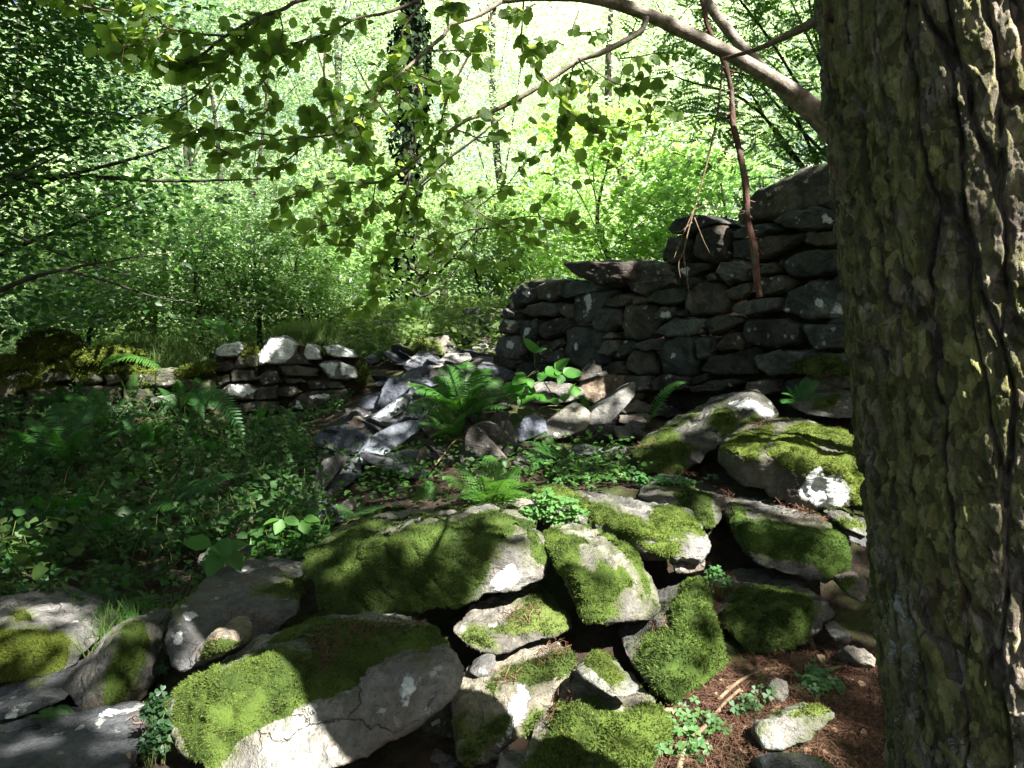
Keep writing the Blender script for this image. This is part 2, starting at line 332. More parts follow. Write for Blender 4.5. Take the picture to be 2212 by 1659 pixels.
M = dict(
    rock=rock_material(), soil=ground_material(), pine=bark_material(),
    moss=moss_material("moss", (0.034, 0.056, 0.010), (0.072, 0.108, 0.019), (0.125, 0.16, 0.04)),
    hazel=leaf_material("hazel_leaf", (0.05, 0.105, 0.016), (0.095, 0.155, 0.03), (0.58, 0.76, 0.13), 0.72, 0.5, 0.4, vein=True),
    added_canopy=leaf_material("added_canopy_leaf", (0.016, 0.045, 0.012), (0.035, 0.08, 0.02), (0.08, 0.17, 0.02), 0.3),
    beech=leaf_material("beech_leaf", (0.024, 0.072, 0.018), (0.052, 0.12, 0.03), (0.20, 0.42, 0.06), 0.5),
    bright=leaf_material("glare_tinted_leaf", (0.195, 0.255, 0.145), (0.37, 0.42, 0.31), (0.56, 0.69, 0.42), 0.5, 0.26, 1.0),  # paler than real leaves: the sun's glare is put into the colour
    rowan=leaf_material("rowan_leaf", (0.035, 0.085, 0.018), (0.065, 0.14, 0.03), (0.20, 0.38, 0.05), 0.45),
    ivy=leaf_material("ivy_leaf", (0.006, 0.015, 0.005), (0.013, 0.030, 0.008), (0.02, 0.05, 0.01), 0.1, 0.65, 0.1),
    fern=leaf_material("fern_leaf", (0.030, 0.085, 0.018), (0.055, 0.13, 0.028), (0.17, 0.36, 0.05), 0.4, 0.5, 0.35),
    herb=leaf_material("herb_leaf", (0.018, 0.052, 0.014), (0.042, 0.098, 0.024), (0.12, 0.26, 0.04), 0.38, 0.5, 0.25, yellow=0.004),
    sorrel=leaf_material("sorrel_leaf", (0.05, 0.12, 0.045), (0.085, 0.17, 0.05), (0.20, 0.38, 0.07), 0.35, 0.5, 0.4),
    grass=leaf_material("grass_blade", (0.05, 0.095, 0.022), (0.10, 0.15, 0.04), (0.26, 0.36, 0.08), 0.4, 0.5, 0.35),
    smooth_bark=plain_material("hazel_bark", (0.12, 0.098, 0.075), (0.30, 0.26, 0.21), 24, 0.7, (1, 1, 1), 0.5, (0.12, 0.09, 0.065)),
    twig=plain_material("twig_bark", (0.055, 0.04, 0.03), (0.13, 0.10, 0.075), 30),
    red_bark=plain_material("dead_wood", (0.05, 0.024, 0.017), (0.16, 0.085, 0.06), 34, 0.8, (1, 1, .5), 1.0, (0.13, 0.115, 0.095)),
    dark_bark=plain_material("tree_bark", (0.025, 0.022, 0.018), (0.07, 0.062, 0.05), 9, 0.9, (1, 1, .3), 0.8, (0.06, 0.07, 0.03), 0.04),
    pale_twig=plain_material("dry_stem", (0.10, 0.07, 0.042), (0.22, 0.16, 0.10), 30),
    stem=plain_material("green_stem", (0.06, 0.085, 0.02), (0.12, 0.14, 0.045), 20),
    needle=island_material("pine_needles", [(0.040, 0.018, 0.010), (0.085, 0.038, 0.021), (0.06, 0.027, 0.015), (0.15, 0.085, 0.05), (0.03, 0.016, 0.010)]),
    litter=island_material("dead_leaf", [(0.06, 0.035, 0.02), (0.15, 0.085, 0.05), (0.26, 0.17, 0.11), (0.10, 0.055, 0.03)]),
)
# ------------------------------------------------------------------ ground: one sheet, thin-plate surface through measured points
GP = [(650,1130,3.9),(900,1100,3.8),(1100,1050,4.0),(800,1000,4.8),(1000,950,5.1),(1200,950,5.0),(850,850,6.4),(1050,850,6.2),(1200,865,6.2),(750,905,6.2),
      (900,780,7.8),(1000,740,8.8),(1020,685,10.2),(930,700,9.8),(820,765,8.5),(600,905,7.3),(450,885,7.3),(300,885,7.2),(100,885,7.2),(-100,885,7.2),(300,1100,4.6),
      (100,1150,4.2),(500,1150,4.1),(100,1300,3.1),(300,1350,2.9),(50,1450,2.6),(350,1500,2.4),(0,1659,2.1),(350,1659,1.95),(700,1680,1.9),(1100,1680,1.85),
      (1500,1659,1.85),(1600,1450,2.3),(1800,1400,2.5),(1800,1150,3.3),(1500,1010,4.1),(1300,1050,3.7),(1400,900,5.9),(1600,900,5.3),(1750,880,4.95),(1100,812,7.4),
      (1700,1659,1.8)]
GX = np.array([P(*g) for g in GP] + [(0, 0, .1), (-1.2, 0, .1), (1.2, .2, .15), (3, 0, .2), (-3, 0, .0), (0, -4, -.1), (4, -4, .1), (-4, -4, -.2), (0.9, 1.25, .3), (2.6, 2.2, .6), (4, 4.5, 1.1),
      (-5, 3, .3), (-7, 6, .6), (-7, 9, 1.0), (-3, 9.6, 1.5), (0, 11.5, 2.05), (3, 9, 1.6), (6, 8, 1.6), (-8, 14, 1.5), (0, 15, 2.1), (6, 14, 2.2), (0, 20, 2.2), (10, 20, 2.6), (-12, 20, 1.6), (0, 40, 3.5), (30, 40, 5), (-30, 40, 2.5), (40, 0, 2), (-40, 0, -1), (0, -40, -2)])
def _tps(a, b):
    r2 = ((a[:, None] - b[None]) ** 2).sum(-1); return 0.5 * r2 * np.log(r2 + 1e-9)
_n = len(GX); _K = _tps(GX[:, :2], GX[:, :2]) + 0.02 * np.eye(_n); _Q = np.c_[np.ones(_n), GX[:, :2]]
_A = np.block([[_K, _Q], [_Q.T, np.zeros((3, 3))]]); _w = np.linalg.solve(_A, np.r_[GX[:, 2], 0, 0, 0])
def gz(xy):
    xy = np.atleast_2d(np.asarray(xy, float)); o = np.empty(len(xy))
    for s in range(0, len(xy), 20000):
        q = xy[s:s + 20000]; rr = np.maximum(1, np.hypot(q[:, 0], q[:, 1] - 5) / 45)[:, None]; qc = (q - [0, 5]) / rr + [0, 5]
        o[s:s + 20000] = _tps(qc, GX[:, :2]) @ _w[:_n] + np.c_[np.ones(len(qc)), qc] @ _w[_n:]
    return o
def hit(u, v, dmin=1.0, dmax=40):
    """where the line of sight through a photo point meets the ground"""
    d = np.linspace(dmin, dmax, 1600); r = ray(u, v); q = CAM + d[:, None] / r[1] * r
    b = np.nonzero(q[:, 2] < gz(q[:, :2]))[0]
    return q[b[0]] if len(b) else q[-1]
def axis(a, b, dense, far):
    s = np.linspace(0, 1, 26)[1:] ** 2.2
    return np.r_[a - far * s[::-1], np.linspace(a, b, dense), b + far * s]
gx, gy = axis(-7, 5, 330, 220), axis(0.2, 12, 330, 260)
X, Y = np.meshgrid(gx, gy); q = np.stack([X.ravel(), Y.ravel()], 1)
q3 = np.c_[q, np.zeros(len(q))]; Z = gz(q) + 0.05 * fbm(q3 * 2.2, 4, 3) + 0.018 * fbm(q3 * 11, 3, 5) - 0.03
nx = len(gx); ii = (np.arange(len(gy) - 1)[:, None] * nx + np.arange(nx - 1)[None]).ravel()
tag(link("ground", mesh("ground", np.c_[q, Z], [np.stack([ii, ii + 1, ii + nx + 1, ii + nx], 1)], True), M['soil']), kind='structure')

# ------------------------------------------------------------------ stones
_ico = {}
def ico(level):
    if level not in _ico:
        bm = bmesh.new(); bmesh.ops.create_icosphere(bm, subdivisions=level, radius=1); bm.verts.ensure_lookup_table()
        V = np.array([v.co[:] for v in bm.verts]); F = np.array([[v.index for v in f.verts] for f in bm.faces]); E = np.array([[v.index for v in e.verts] for e in bm.edges]); bm.free()
        _ico[level] = (V, F, E)
    return _ico[level]
def hull_planes(pts):
    bm = bmesh.new()
    for p in pts: bm.verts.new(p)
    bmesh.ops.convex_hull(bm, input=bm.verts[:]); bm.normal_update()
    c = pts.mean(0); out = []
    for f in bm.faces:
        n = np.array(f.normal[:]); o = n @ np.array(f.verts[0].co[:])
        if n @ c > o: n, o = -n, -o
        out.append((*n, o))
    bm.free(); return np.array(out)
def vnormals(V, F):
    fn = np.cross(V[F[:, 1]] - V[F[:, 0]], V[F[:, 2]] - V[F[:, 0]]); N = np.zeros_like(V)
    for k in range(3): np.add.at(N, F[:, k], fn)
    return nrm(N)
def smooth(V, E, it, lam=0.5):
    deg = np.bincount(E.ravel(), minlength=len(V))[:, None]
    for _ in range(it):
        S = np.zeros_like(V); np.add.at(S, E[:, 0], V[E[:, 1]]); np.add.at(S, E[:, 1], V[E[:, 0]])
        V = V + lam * (S / deg - V)
    return V
def stone_mesh(pts, level=5, sm=6, rough=1.0, strata=0.0, seed=0):
    """a weathered stone filling the hull of its corner points"""
    D, F, E = ico(level); c = (pts.min(0) + pts.max(0)) / 2; sc = np.maximum((pts.max(0) - pts.min(0)) / 2, 1e-3)
    pl = hull_planes((pts - c) / sc)
    den = D @ pl[:, :3].T; r = np.where(den > 1e-6, pl[None, :, 3] / np.maximum(den, 1e-6), 1e9).min(1)
    V = D * r[:, None] * sc + c; V = smooth(V, E, sm); s = float(np.prod(sc) ** (1 / 3)); N = vnormals(V, F)
    rs = np.random.default_rng(seed); off = rs.uniform(0, 50, 3)
    h = 0.09 * s * fbm(V / s * 1.1 + off, 3, seed) + 0.04 * s * fbm(V / s * 3.5 + off, 4, seed + 9)
    w = nrm(rs.normal(size=3) * [.35, .35, 1]); bed = np.stack([(V @ w) / s * 7, V[:, 0] / s * .6, V[:, 1] / s * .6], 1)
    if strata: h = h + strata * 0.06 * s * np.round(2.0 * (fbm(bed + off, 3, seed + 4) + .25 * fbm(V / s * 3 + off, 2, seed))) / 2.0
    # chipped facets
    f1, f2, cid = cellular(np.stack([V[:, 0] + .4 * V[:, 1], V[:, 2] - .3 * V[:, 1]], 1) / s * 1.7 + off[:2], seed)
    h = h + 0.05 * s * (cid - .5) * np.clip((f2 - f1) * 3, 0, 1) + 0.010 * fbm(V * 13 + off, 3, seed + 6) + 0.007 * fbm(V * 34 + off, 4, seed + 2)
    V = V + N * (h * rough)[:, None]
    return V, F, vnormals(V, F)
def mask_from(V, N, polys, grow, amp, seed, frq=9.0):
    """how far inside the outlined patches each point of a stone lies (metres), measured on the side seen in the photo"""
    pix = project(V); d = V[:, 1]; jit = amp * fbm(V * frq, 4, seed)
    face = (N * nrm(CAM - V)).sum(1)
    best = np.full(len(V), -1.0)
    for pg in polys:
        best = np.maximum(best, sdist(pix, pg) * d / FPX + grow)
    return np.where(face > -0.05, best + jit, -1.0)
def face_scatter(V, F, w, n):
    a = np.linalg.norm(np.cross(V[F[:, 1]] - V[F[:, 0]], V[F[:, 2]] - V[F[:, 0]]), axis=1) * w[F].mean(1)
    if a.sum() <= 0 or n < 1: return None, None
    f = rng.choice(len(F), size=n, p=a / a.sum()); r1 = np.sqrt(rng.random(n)); r2 = rng.random(n)
    b = np.stack([1 - r1, r1 * (1 - r2), r1 * r2], 1)[:, :, None]
    return (V[F[f]] * b).sum(1), f
STONES = []
def add_moss(parent, c0, V, F, N, sd, thick, tint, blade, dens, seed):
    """cushion of moss: a swollen skin over the stone plus its shoots"""
    t = thick * np.clip(sd / 0.05, 0, 1) ** 0.6 * (0.75 + 0.6 * fbm(V * 9, 3, seed)) + thick * .35 * fbm(V * 32, 3, seed + 1) * np.clip(sd / .03, 0, 1)
    keep = (sd[F] > 0).all(1)
    if keep.sum() < 6: return
    Fk = F[keep]; used = np.unique(Fk); mp = np.full(len(V), -1); mp[used] = np.arange(len(used))
    S = V + N * (t - 0.003)[:, None]; mb = MB(); S2 = S[used]; F2 = mp[Fk]; mb.add(S2, [F2])
    area = np.linalg.norm(np.cross(S2[F2[:, 1]] - S2[F2[:, 0]], S2[F2[:, 2]] - S2[F2[:, 0]]), axis=1).sum() / 2
    n = int(min(area * dens, 90000)); pos, f = face_scatter(S2, F2, np.clip(sd[used] / .02, .25, 1), n)
    nf = nrm(np.cross(S2[F2[f, 1]] - S2[F2[f, 0]], S2[F2[f, 2]] - S2[F2[f, 0]]))
    clump = np.stack([fbm(pos * 22 + 5 * k, 2, seed + k) for k in range(3)], 1)
    dr = nrm(nf * .55 + .55 * rand_dir(n) + 1.1 * clump + np.array([0, 0, -.28])); sdv = nrm(np.cross(dr, nf + .5 * rand_dir(n)))
    # stray shoots creeping out past the cushion's rim
    rim = ((sd > -.022) & (sd < .012)).astype(float); kr = (rim[F].sum(1) > 2); nr_ = int(min(n * .10, 6000))
    if kr.sum() > 8 and nr_ > 20:
        pr, fr = face_scatter(V, F[kr], np.clip((sd + .022) / .034, .05, 1) * rim, nr_); Fr = F[kr][fr]; nfr = nrm(np.cross(V[Fr[:, 1]] - V[Fr[:, 0]], V[Fr[:, 2]] - V[Fr[:, 0]]))
        drr = nrm(nfr * .4 + .8 * rand_dir(nr_) + np.array([0, 0, -.3])); sr = nrm(np.cross(drr, nfr + .5 * rand_dir(nr_)))
        mb.add(*scatter(*TUFT, pr - nfr * .002, np.cross(sr, drr), drr, blade * rng.uniform(.4, 1.1, nr_)))
        extra = nr_
    else: extra = 0
    bl, bf = scatter(*TUFT, pos - nf * .003, np.cross(sdv, dr), dr, blade * rng.uniform(.55, 1.35, n))
    mb.add(bl, bf)
    ns = len(F2); o = mb.build("moss", M['moss'], parent, color=tint, origin=c0, smooth=np.r_[np.ones(ns), np.zeros(n + extra)])
    return o
def add_needles(parent, c0, V, F, N, sd, dens, size=0.03, name="needle_litter"):
    w = (sd > 0).astype(float); keep = (w[F].sum(1) > 2); 
    if keep.sum() < 4: return
    Fk = F[keep]; area = np.linalg.norm(np.cross(V[Fk[:, 1]] - V[Fk[:, 0]], V[Fk[:, 2]] - V[Fk[:, 0]]), axis=1).sum() / 2
    n = int(min(area * dens, 9000)); pos, f = face_scatter(V, Fk, w, n); nf = nrm(np.cross(V[Fk[f, 1]] - V[Fk[f, 0]], V[Fk[f, 2]] - V[Fk[f, 0]]))
    pos = pos + nf * rng.uniform(.008, .03, (n, 1)); dr = nrm(rand_dir(n) - nf * .2); nv = nrm(nf + .6 * rand_dir(n))
    T = np.array([[-.045, 0, 0], [.045, 0, 0], [.03, 1, 0], [-.03, 1, 0]])
    v, fs = scatter(T, [[[0, 1, 2, 3]]], pos, nv, dr, size * rng.uniform(.5, 1.3, n))
    MB().add(v, fs).build(name, M['needle'], parent, origin=c0, smooth=False)
def finish_stone(name, pts, label, cat, group, parent, color, level, sm, rough, strata, seed, moss, bare, top, lichen, algae, needles, thick, tint, blade, dens):
    V, F, N = stone_mesh(pts, level, sm, rough, strata, seed); c0 = V.mean(0) * [1, 1, 0] + [0, 0, V[:, 2].min()]
    at = {"lichen": np.zeros(len(V)), "algae": np.full(len(V), algae)}
    if lichen:
        s_ = mask_from(V, N, lichen, 0, 0.035, seed + 5, 15); at["lichen"] = np.clip(0.5 + s_ / 0.06, 0, 1)
    sd = None
    if moss or top is not None:
        sd = np.full(len(V), -1.0)
        if moss: sd = np.maximum(sd, mask_from(V, N, moss, 0.004, 0.03, seed + 1))
        if top is not None:
            hid = (N * nrm(CAM - V)).sum(1) < 0.05 if moss else np.ones(len(V), bool)
            s2 = (N[:, 2] - top) * 0.12 + 0.07 * fbm(V * 5, 4, seed + 2); sd = np.where(hid, np.maximum(sd, s2), sd)
        if bare: sd = np.minimum(sd, -mask_from(V, N, bare, 0, 0.03, seed + 3))
        at["algae"] = np.maximum(at["algae"], np.clip(0.62 + sd / 0.16, 0, .62))
    me = mesh(name, V - c0 if parent is None else V - np.array(parent.location), [F], True, at)
    o = link(name, me, M['rock'], parent, c0 if parent is None else None, color)
    tag(o, label, cat, group)
    org = c0 if parent is None else np.array(parent.location)
    if sd is not None and parent is None: add_moss(o, org, V, F, N, sd, thick, tint, blade, dens, seed)
    elif sd is not None:
        at2 = me.attributes["algae"]; at2.data.foreach_set("value", np.clip(.5 + sd / .08, 0, 1).astype(np.float32))
    for nd in (needles or []): add_needles(o, org, V, F, N, mask_from(V, N, [nd], 0, 0.03, seed + 7), 9000)
    STONES.append(o); return o
_seed = [100]
def boulder(label, c, pts, t=0.4, back=0.75, drop=0.0, moss=None, bare=None, top=None, lichen=None, needles=None, color=(.20, .195, .18), algae=0.0,
            level=6, sm=3, rough=1.25, strata=.6, thick=.02, tint=(1, 1, 1), blade=.0105, dens=120000, name="boulder", cat="boulder", group="boulders of the collapsed wall"):
    """corner points (x, y, depth) give the side seen in the photo; the far side is those pushed back by t and drawn in"""
    _seed[0] += 1
    A = np.array([P(*uv(c, x, y), d) for x, y, d in pts]); cen = A.mean(0); B = cen + (A - cen) * back + np.array([0, t, -drop])
    f = lambda L: [poly(*((c, g) if not isinstance(g[0], int) else (g[0], g[1]))) for g in L] if L else None
    return finish_stone(name, np.vstack([A, B]), label, cat, group, None, color, level, sm, rough, strata, _seed[0], f(moss), f(bare), top, f(lichen), algae, f(needles), thick, tint, blade, dens)

def gboulder(label, c, pts, **kw):
    """a boulder set down where the sight line through its foot meets the ground"""
    u, v = max((uv(c, p[0], p[1]) for p in pts), key=lambda a: a[1]); dz = hit(u, v)[1] - max(pts, key=lambda p: p[1])[2] - .05
    return boulder(label, c, [(x, y, d + dz) for x, y, d in pts], **kw)
# ---- the boulders in front
boulder("big boulder under thick moss with a broken grey end, lying on top", 0,
    [(650,1240,2.75),(690,1295,2.6),(730,1340,2.5),(785,1352,2.47),(900,1325,2.46),(1020,1302,2.47),(1130,1275,2.5),(1176,1255,2.58),(1182,1215,2.62),(660,1195,2.85),(720,1140,3.05),(830,1108,3.2),
     (960,1103,3.25),(1060,1107,3.2),(1130,1125,3.0),(1170,1160,2.8),(850,1170,2.62),(1000,1160,2.58),(1110,1170,2.55)], t=.25, moss=[(0,[(640,1250),(655,1190),(760,1150),(850,1160),(960,1125),(1070,1100),(1140,1120),(1180,1180),(1185,1215),(1150,1200),(1130,1140),(1085,1170),(1060,1220),(1030,1265),(1000,1310),(900,1340),(780,1365),(700,1330)]),(0,[(700,1160),(800,1120),(850,1130),(760,1165)])],
    top=.7, lichen=[(0,[(1060,1262),(1085,1235),(1105,1225),(1120,1245),(1105,1268),(1080,1275)])], color=(.27,.265,.24), thick=.024, tint=(.85,.92,.85), strata=.9)  # lichen mask paints the sunlit spot on the grey end
boulder("long grey bottom boulder with bright mossy left half and one oval white lichen spot", 1,
    [(95,1350,2.1),(112,1240,2.15),(200,1150,2.25),(350,1070,2.3),(520,990,2.35),(720,890,2.42),(900,805,2.48),(1070,830,2.45),(1330,835,2.42),(1530,825,2.35),(1620,860,2.22),(1690,940,2.1),(1745,1010,2.05),
     (1785,1080,2.03),(1792,1150,2.02),(1720,1270,1.98),(1600,1350,1.93),(1480,1430,1.9),(1350,1510,1.88),(1230,1600,1.86),(1120,1660,1.85),(700,1800,1.8),(300,1720,1.85),(180,1600,1.95),(140,1500,2.0),
     (400,1180,2.02),(900,1000,2.08),(1500,960,2.06)], t=.12,
    moss=[[(120,1360),(190,1200),(400,1080),(650,985),(900,975),(1000,1230),(850,1290),(720,1370),(570,1480),(480,1540),(400,1640),(220,1660),(160,1500)],
          [(600,970),(720,880),(900,790),(1060,820),(1400,860),(1640,850),(1710,960),(1570,1015),(1400,1010),(1250,1110),(1150,1230),(990,1250),(900,980)],[(100,1220),(300,1080),(520,980),(540,1000),(300,1120),(140,1260)]],
    bare=[[(380,1080),(560,985),(600,1000),(420,1090)],[(700,950),(880,960),(880,1000),(760,985)]],
    lichen=[[(1395,1290),(1400,1230),(1440,1140),(1480,1115),(1520,1150),(1520,1220),(1480,1300),(1430,1340)]],
    needles=[[(940,900),(1100,860),(1560,850),(1100,1000),(1000,1120),(930,1080)]], color=(.36,.355,.33), thick=.02, tint=(1.05,1.08,.95), level=6)
boulder("broad slab of bare grey stone with blotched lichen, left behind the lit mossy boulder", 1,
    [(95,1095,2.35),(110,900,2.4),(130,790,2.5),(210,660,2.75),(300,590,2.95),(400,540,3.1),(560,533,3.2),(780,535,3.2),(860,552,3.1),(850,680,2.75),(350,705,2.62),(500,690,2.62),(830,800,2.6),(700,900,2.5),(420,1010,2.35),(180,1125,2.3)], t=.3,
    moss=[[(110,770),(180,640),(320,560),(340,575),(230,670),(150,800)],[(600,660),(760,600),(870,580),(860,720),(760,690)]], needles=[[(270,870),(480,790),(720,820),(690,880),(500,850)]], color=(.15,.155,.155), lichen=[[(190,790),(250,770),(280,800),(220,805)],[(130,900),(190,880),(160,960),(120,960)]])
boulder("small rounded pinkish stone wedged behind the lit mossy boulder", 1, [(240,1080,2.22),(275,1010,2.23),(310,950,2.24),(340,900,2.26),(420,860,2.3),(500,853,2.32),(557,895,2.3),(552,950,2.26),(450,1010,2.22),(420,930,2.18)], t=.12,
    moss=[[(250,1080),(280,1000),(320,930),(400,910),(500,920),(560,920),(540,960),(440,1010)]], needles=[[(290,990),(330,920),(430,910),(420,980)]], color=(.36,.29,.25), level=5, tint=(.7,.7,.7))
boulder("squat boulder with hooded mossy top and pale scarred front, below the jutting slab", 2,
    [(655,345,2.75),(700,300,2.9),(800,284,3.0),(960,298,3.0),(1100,355,2.85),(1185,425,2.72),(1232,560,2.6),(1292,685,2.5),(1342,782,2.45),(1200,805,2.4),(950,862,2.36),(890,850,2.38),(830,650,2.42),(760,500,2.5),(690,440,2.6),(900,380,2.6),(1120,470,2.55),(880,560,2.42)], t=.3,
    moss=[[(650,340),(720,300),(850,310),(960,380),(870,400),(880,500),(960,560),(980,440),(1040,480),(1100,560),(1120,640),(1040,720),(1100,800),(930,870),(860,800),(820,640),(720,480)],[(900,290),(1000,290),(1120,350),(1200,430),(1240,560),(1300,690),(1360,780),(1290,760),(1220,640),(1180,480),(1080,400)],[(1060,480),(1130,520),(1190,600),(1180,660),(1110,610)],[(1200,660),(1250,640),(1260,760),(1210,780)]],
    top=.8, color=(.30,.29,.25), tint=(1.05,1.1,.9), strata=1.0)
boulder("flat thick slab capped with moss, its pale layered end jutting right over a black gap", 2,
    [(590,112,3.35),(640,62,3.5),(720,68,3.5),(870,113,3.4),(1100,128,3.4),(1300,158,3.3),(1440,188,3.15),(1525,250,3.0),(1622,352,2.8),(1634,425,2.72),(1612,492,2.7),(1500,484,2.68),(1390,468,2.68),(1240,432,2.7),(1100,330,2.85),(950,262,3.0),(760,175,3.15),(600,150,3.25),(1250,330,2.72),(1450,350,2.7)], t=.12, drop=.08,
    moss=[[(570,120),(640,55),(730,60),(880,110),(940,180),(900,190),(700,160)],[(940,170),(1060,180),(1250,260),(1300,180),(1440,180),(1530,260),(1600,350),(1420,350),(1330,380),(1200,360),(950,280)],[(1150,330),(1300,390),(1440,370),(1440,440),(1380,480),(1230,420)]],
    lichen=[[(1540,440),(1590,415),(1632,420),(1610,470),(1550,465)]], top=.95, color=(.27,.265,.255), tint=(1.1,1.12,.85), strata=1.1, needles=[[(1060,150),(1120,170),(1240,220),(1260,200)]])
boulder("small square stone under the slab's jutting end", 2, [(1408,490,2.74),(1460,473,2.76),(1588,495,2.74),(1582,548,2.72),(1500,562,2.7),(1420,556,2.72)], t=.12, back=.9, color=(.27,.25,.23), level=5, strata=1.1)
boulder("leaning boulder shaggy with green moss, below the black gap", 2,
    [(1105,1010,2.35),(1240,915,2.42),(1375,885,2.5),(1420,740,2.65),(1490,600,2.75),(1565,565,2.75),(1600,700,2.6),(1660,900,2.42),(1704,1050,2.3),(1690,1100,2.26),(1610,1170,2.2),(1520,1215,2.15),(1430,1315,2.08),(1380,1275,2.08),(1300,1190,2.12),(1190,1090,2.22),(1400,1010,2.25)], t=.3,
    moss=[[(1190,1000),(1270,920),(1400,880),(1420,720),(1500,590),(1580,560),(1620,720),(1670,900),(1720,1060),(1620,1180),(1530,1220),(1430,1330),(1370,1270),(1300,1170),(1230,1060)]], top=.6, needles=[[(1110,1010),(1250,910),(1360,880),(1420,900),(1340,820),(1280,900),(1180,1000)]], color=(.14,.14,.13), thick=.026, tint=(.95,1.05,.9), lichen=[[(1150,1080),(1180,1060),(1190,1140),(1170,1150)]], blade=.014)
boulder("wedge of pale stone with a cap of olive moss, lying loose among the pine needles", 2,
    [(848,1112,2.08),(900,1058,2.14),(966,1008,2.2),(1042,1030,2.2),(1100,1080,2.15),(1182,1170,2.05),(1224,1242,1.98),(1130,1264,1.96),(1050,1262,1.96),(960,1195,2.0),(1080,1200,1.97)], t=.12, drop=.03,
    moss=[[(930,1060),(970,1010),(1040,1030),(1100,1090),(1120,1140),(1060,1200),(980,1150)]], color=(.30,.31,.27), level=5, tint=(.95,.9,.7))
boulder("low hummock of stone wholly overgrown with pale green moss, at the bottom of the heap", 2,
    [(500,1720,1.8),(690,1480,1.98),(760,1305,2.1),(850,1315,2.1),(950,1262,2.12),(1040,1308,2.1),(1180,1310,2.08),(1260,1285,2.08),(1355,1340,2.02),(1395,1400,1.98),(1360,1530,1.9),(1300,1700,1.8),(900,1450,1.9),(900,1760,1.75)], t=.25,
    moss=[[(480,1740),(680,1470),(760,1290),(850,1320),(950,1250),(1040,1320),(1100,1330),(1190,1310),(1260,1280),(1370,1340),(1410,1400),(1370,1540),(1300,1800),(980,1800),(970,1530),(900,1560),(900,1800)]], top=.2, needles=[[(690,1400),(800,1210),(860,1250),(860,1320),(770,1330),(720,1480)],[(1170,1260),(1260,1260),(1240,1310),(1160,1300)]], color=(.27,.25,.20), thick=.024, tint=(1.1,1.12,.95), blade=.013)
boulder("flat pale stone with a mossy right end, tucked under the big mossy boulder", 2, [(148,890,2.36),(230,842,2.42),(450,798,2.48),(560,700,2.6),(640,645,2.68),(720,695,2.62),(822,800,2.48),(828,875,2.42),(700,912,2.38),(540,972,2.33),(400,1022,2.3),(280,992,2.32),(190,950,2.34),(420,900,2.34)], t=.2,
    moss=[[(180,930),(250,860),(330,880),(400,950),(390,980),(260,960)],[(380,880),(500,860),(480,820),(560,700),(640,640),(740,700),(835,810),(820,880),(700,900),(620,870),(500,910)]], needles=[[(460,820),(620,740),(680,800),(640,850),(520,850)]], color=(.31,.29,.25), strata=.8, level=6)
boulder("thumb sized grey stone wedged beside the pale split boulder", 2, [(238,1122,2.22),(300,1078,2.24),(390,1062,2.24),(408,1086,2.23),(370,1152,2.2),(280,1155,2.2)], t=.1, color=(.20,.20,.20), level=4, strata=.8)
boulder("pale split boulder with white lichen streak and scraps of moss, beside the bottom boulder", 2,
    [(145,1250,2.14),(240,1165,2.2),(350,1148,2.24),(450,1068,2.3),(600,1028,2.34),(680,1040,2.34),(800,978,2.36),(864,1020,2.3),(832,1095,2.24),(820,1195,2.18),(750,1302,2.12),(640,1442,2.05),(480,1555,2.0),(360,1645,1.95),(300,1610,1.95),(225,1665,1.94),(175,1500,1.98),(155,1380,2.04),(560,1220,2.08),(350,1300,2.05)], t=.18,
    moss=[[(340,1190),(450,1120),(560,1070),(680,1030),(800,970),(870,1020),(830,1090),(700,1180),(600,1220),(540,1190),(430,1170),(390,1280)],[(300,1460),(400,1380),(470,1370),(440,1470),(350,1540),(280,1640),(220,1660),(200,1540)],[(560,1440),(600,1350),(660,1300),(710,1340),(640,1430),(560,1490)],[(170,1400),(220,1380),(250,1470),(190,1480)]],
    lichen=[[(470,1390),(480,1290),(550,1205),(575,1240),(560,1330),(520,1430),(430,1530),(385,1545)]], needles=[[(600,1050),(740,970),(850,1010),(760,1060),(640,1100)],[(380,1160),(480,1110),(530,1180),(420,1240)]], color=(.34,.315,.25), thick=.016, strata=.7, blade=.014)
boulder("grey green stone squeezed between the bottom boulder and the pale split boulder", 2, [(-110,1500,2.12),(0,1400,2.14),(60,1352,2.16),(140,1325,2.16),(180,1380,2.12),(205,1500,2.06),(110,1555,2.04),(0,1562,2.04),(-90,1545,2.08)], t=.15, color=(.15,.16,.13), level=5, algae=.45)
boulder("small pale stone at the bottom edge beside a curled dead leaf", 2, [(395,1720,1.9),(415,1620,1.93),(480,1583,1.96),(560,1600,1.95),(640,1645,1.9),(650,1720,1.88)], t=.15, color=(.30,.30,.27), level=5, moss=[[(480,1600),(560,1600),(650,1640),(660,1700),(540,1650)]])
boulder("dark stone in the shadow under the bottom boulder's right end", 2, [(-200,1760,1.9),(-60,1600,2.0),(60,1590,2.0),(170,1660,1.95),(240,1760,1.9)], t=.2, color=(.16,.16,.15), level=5)
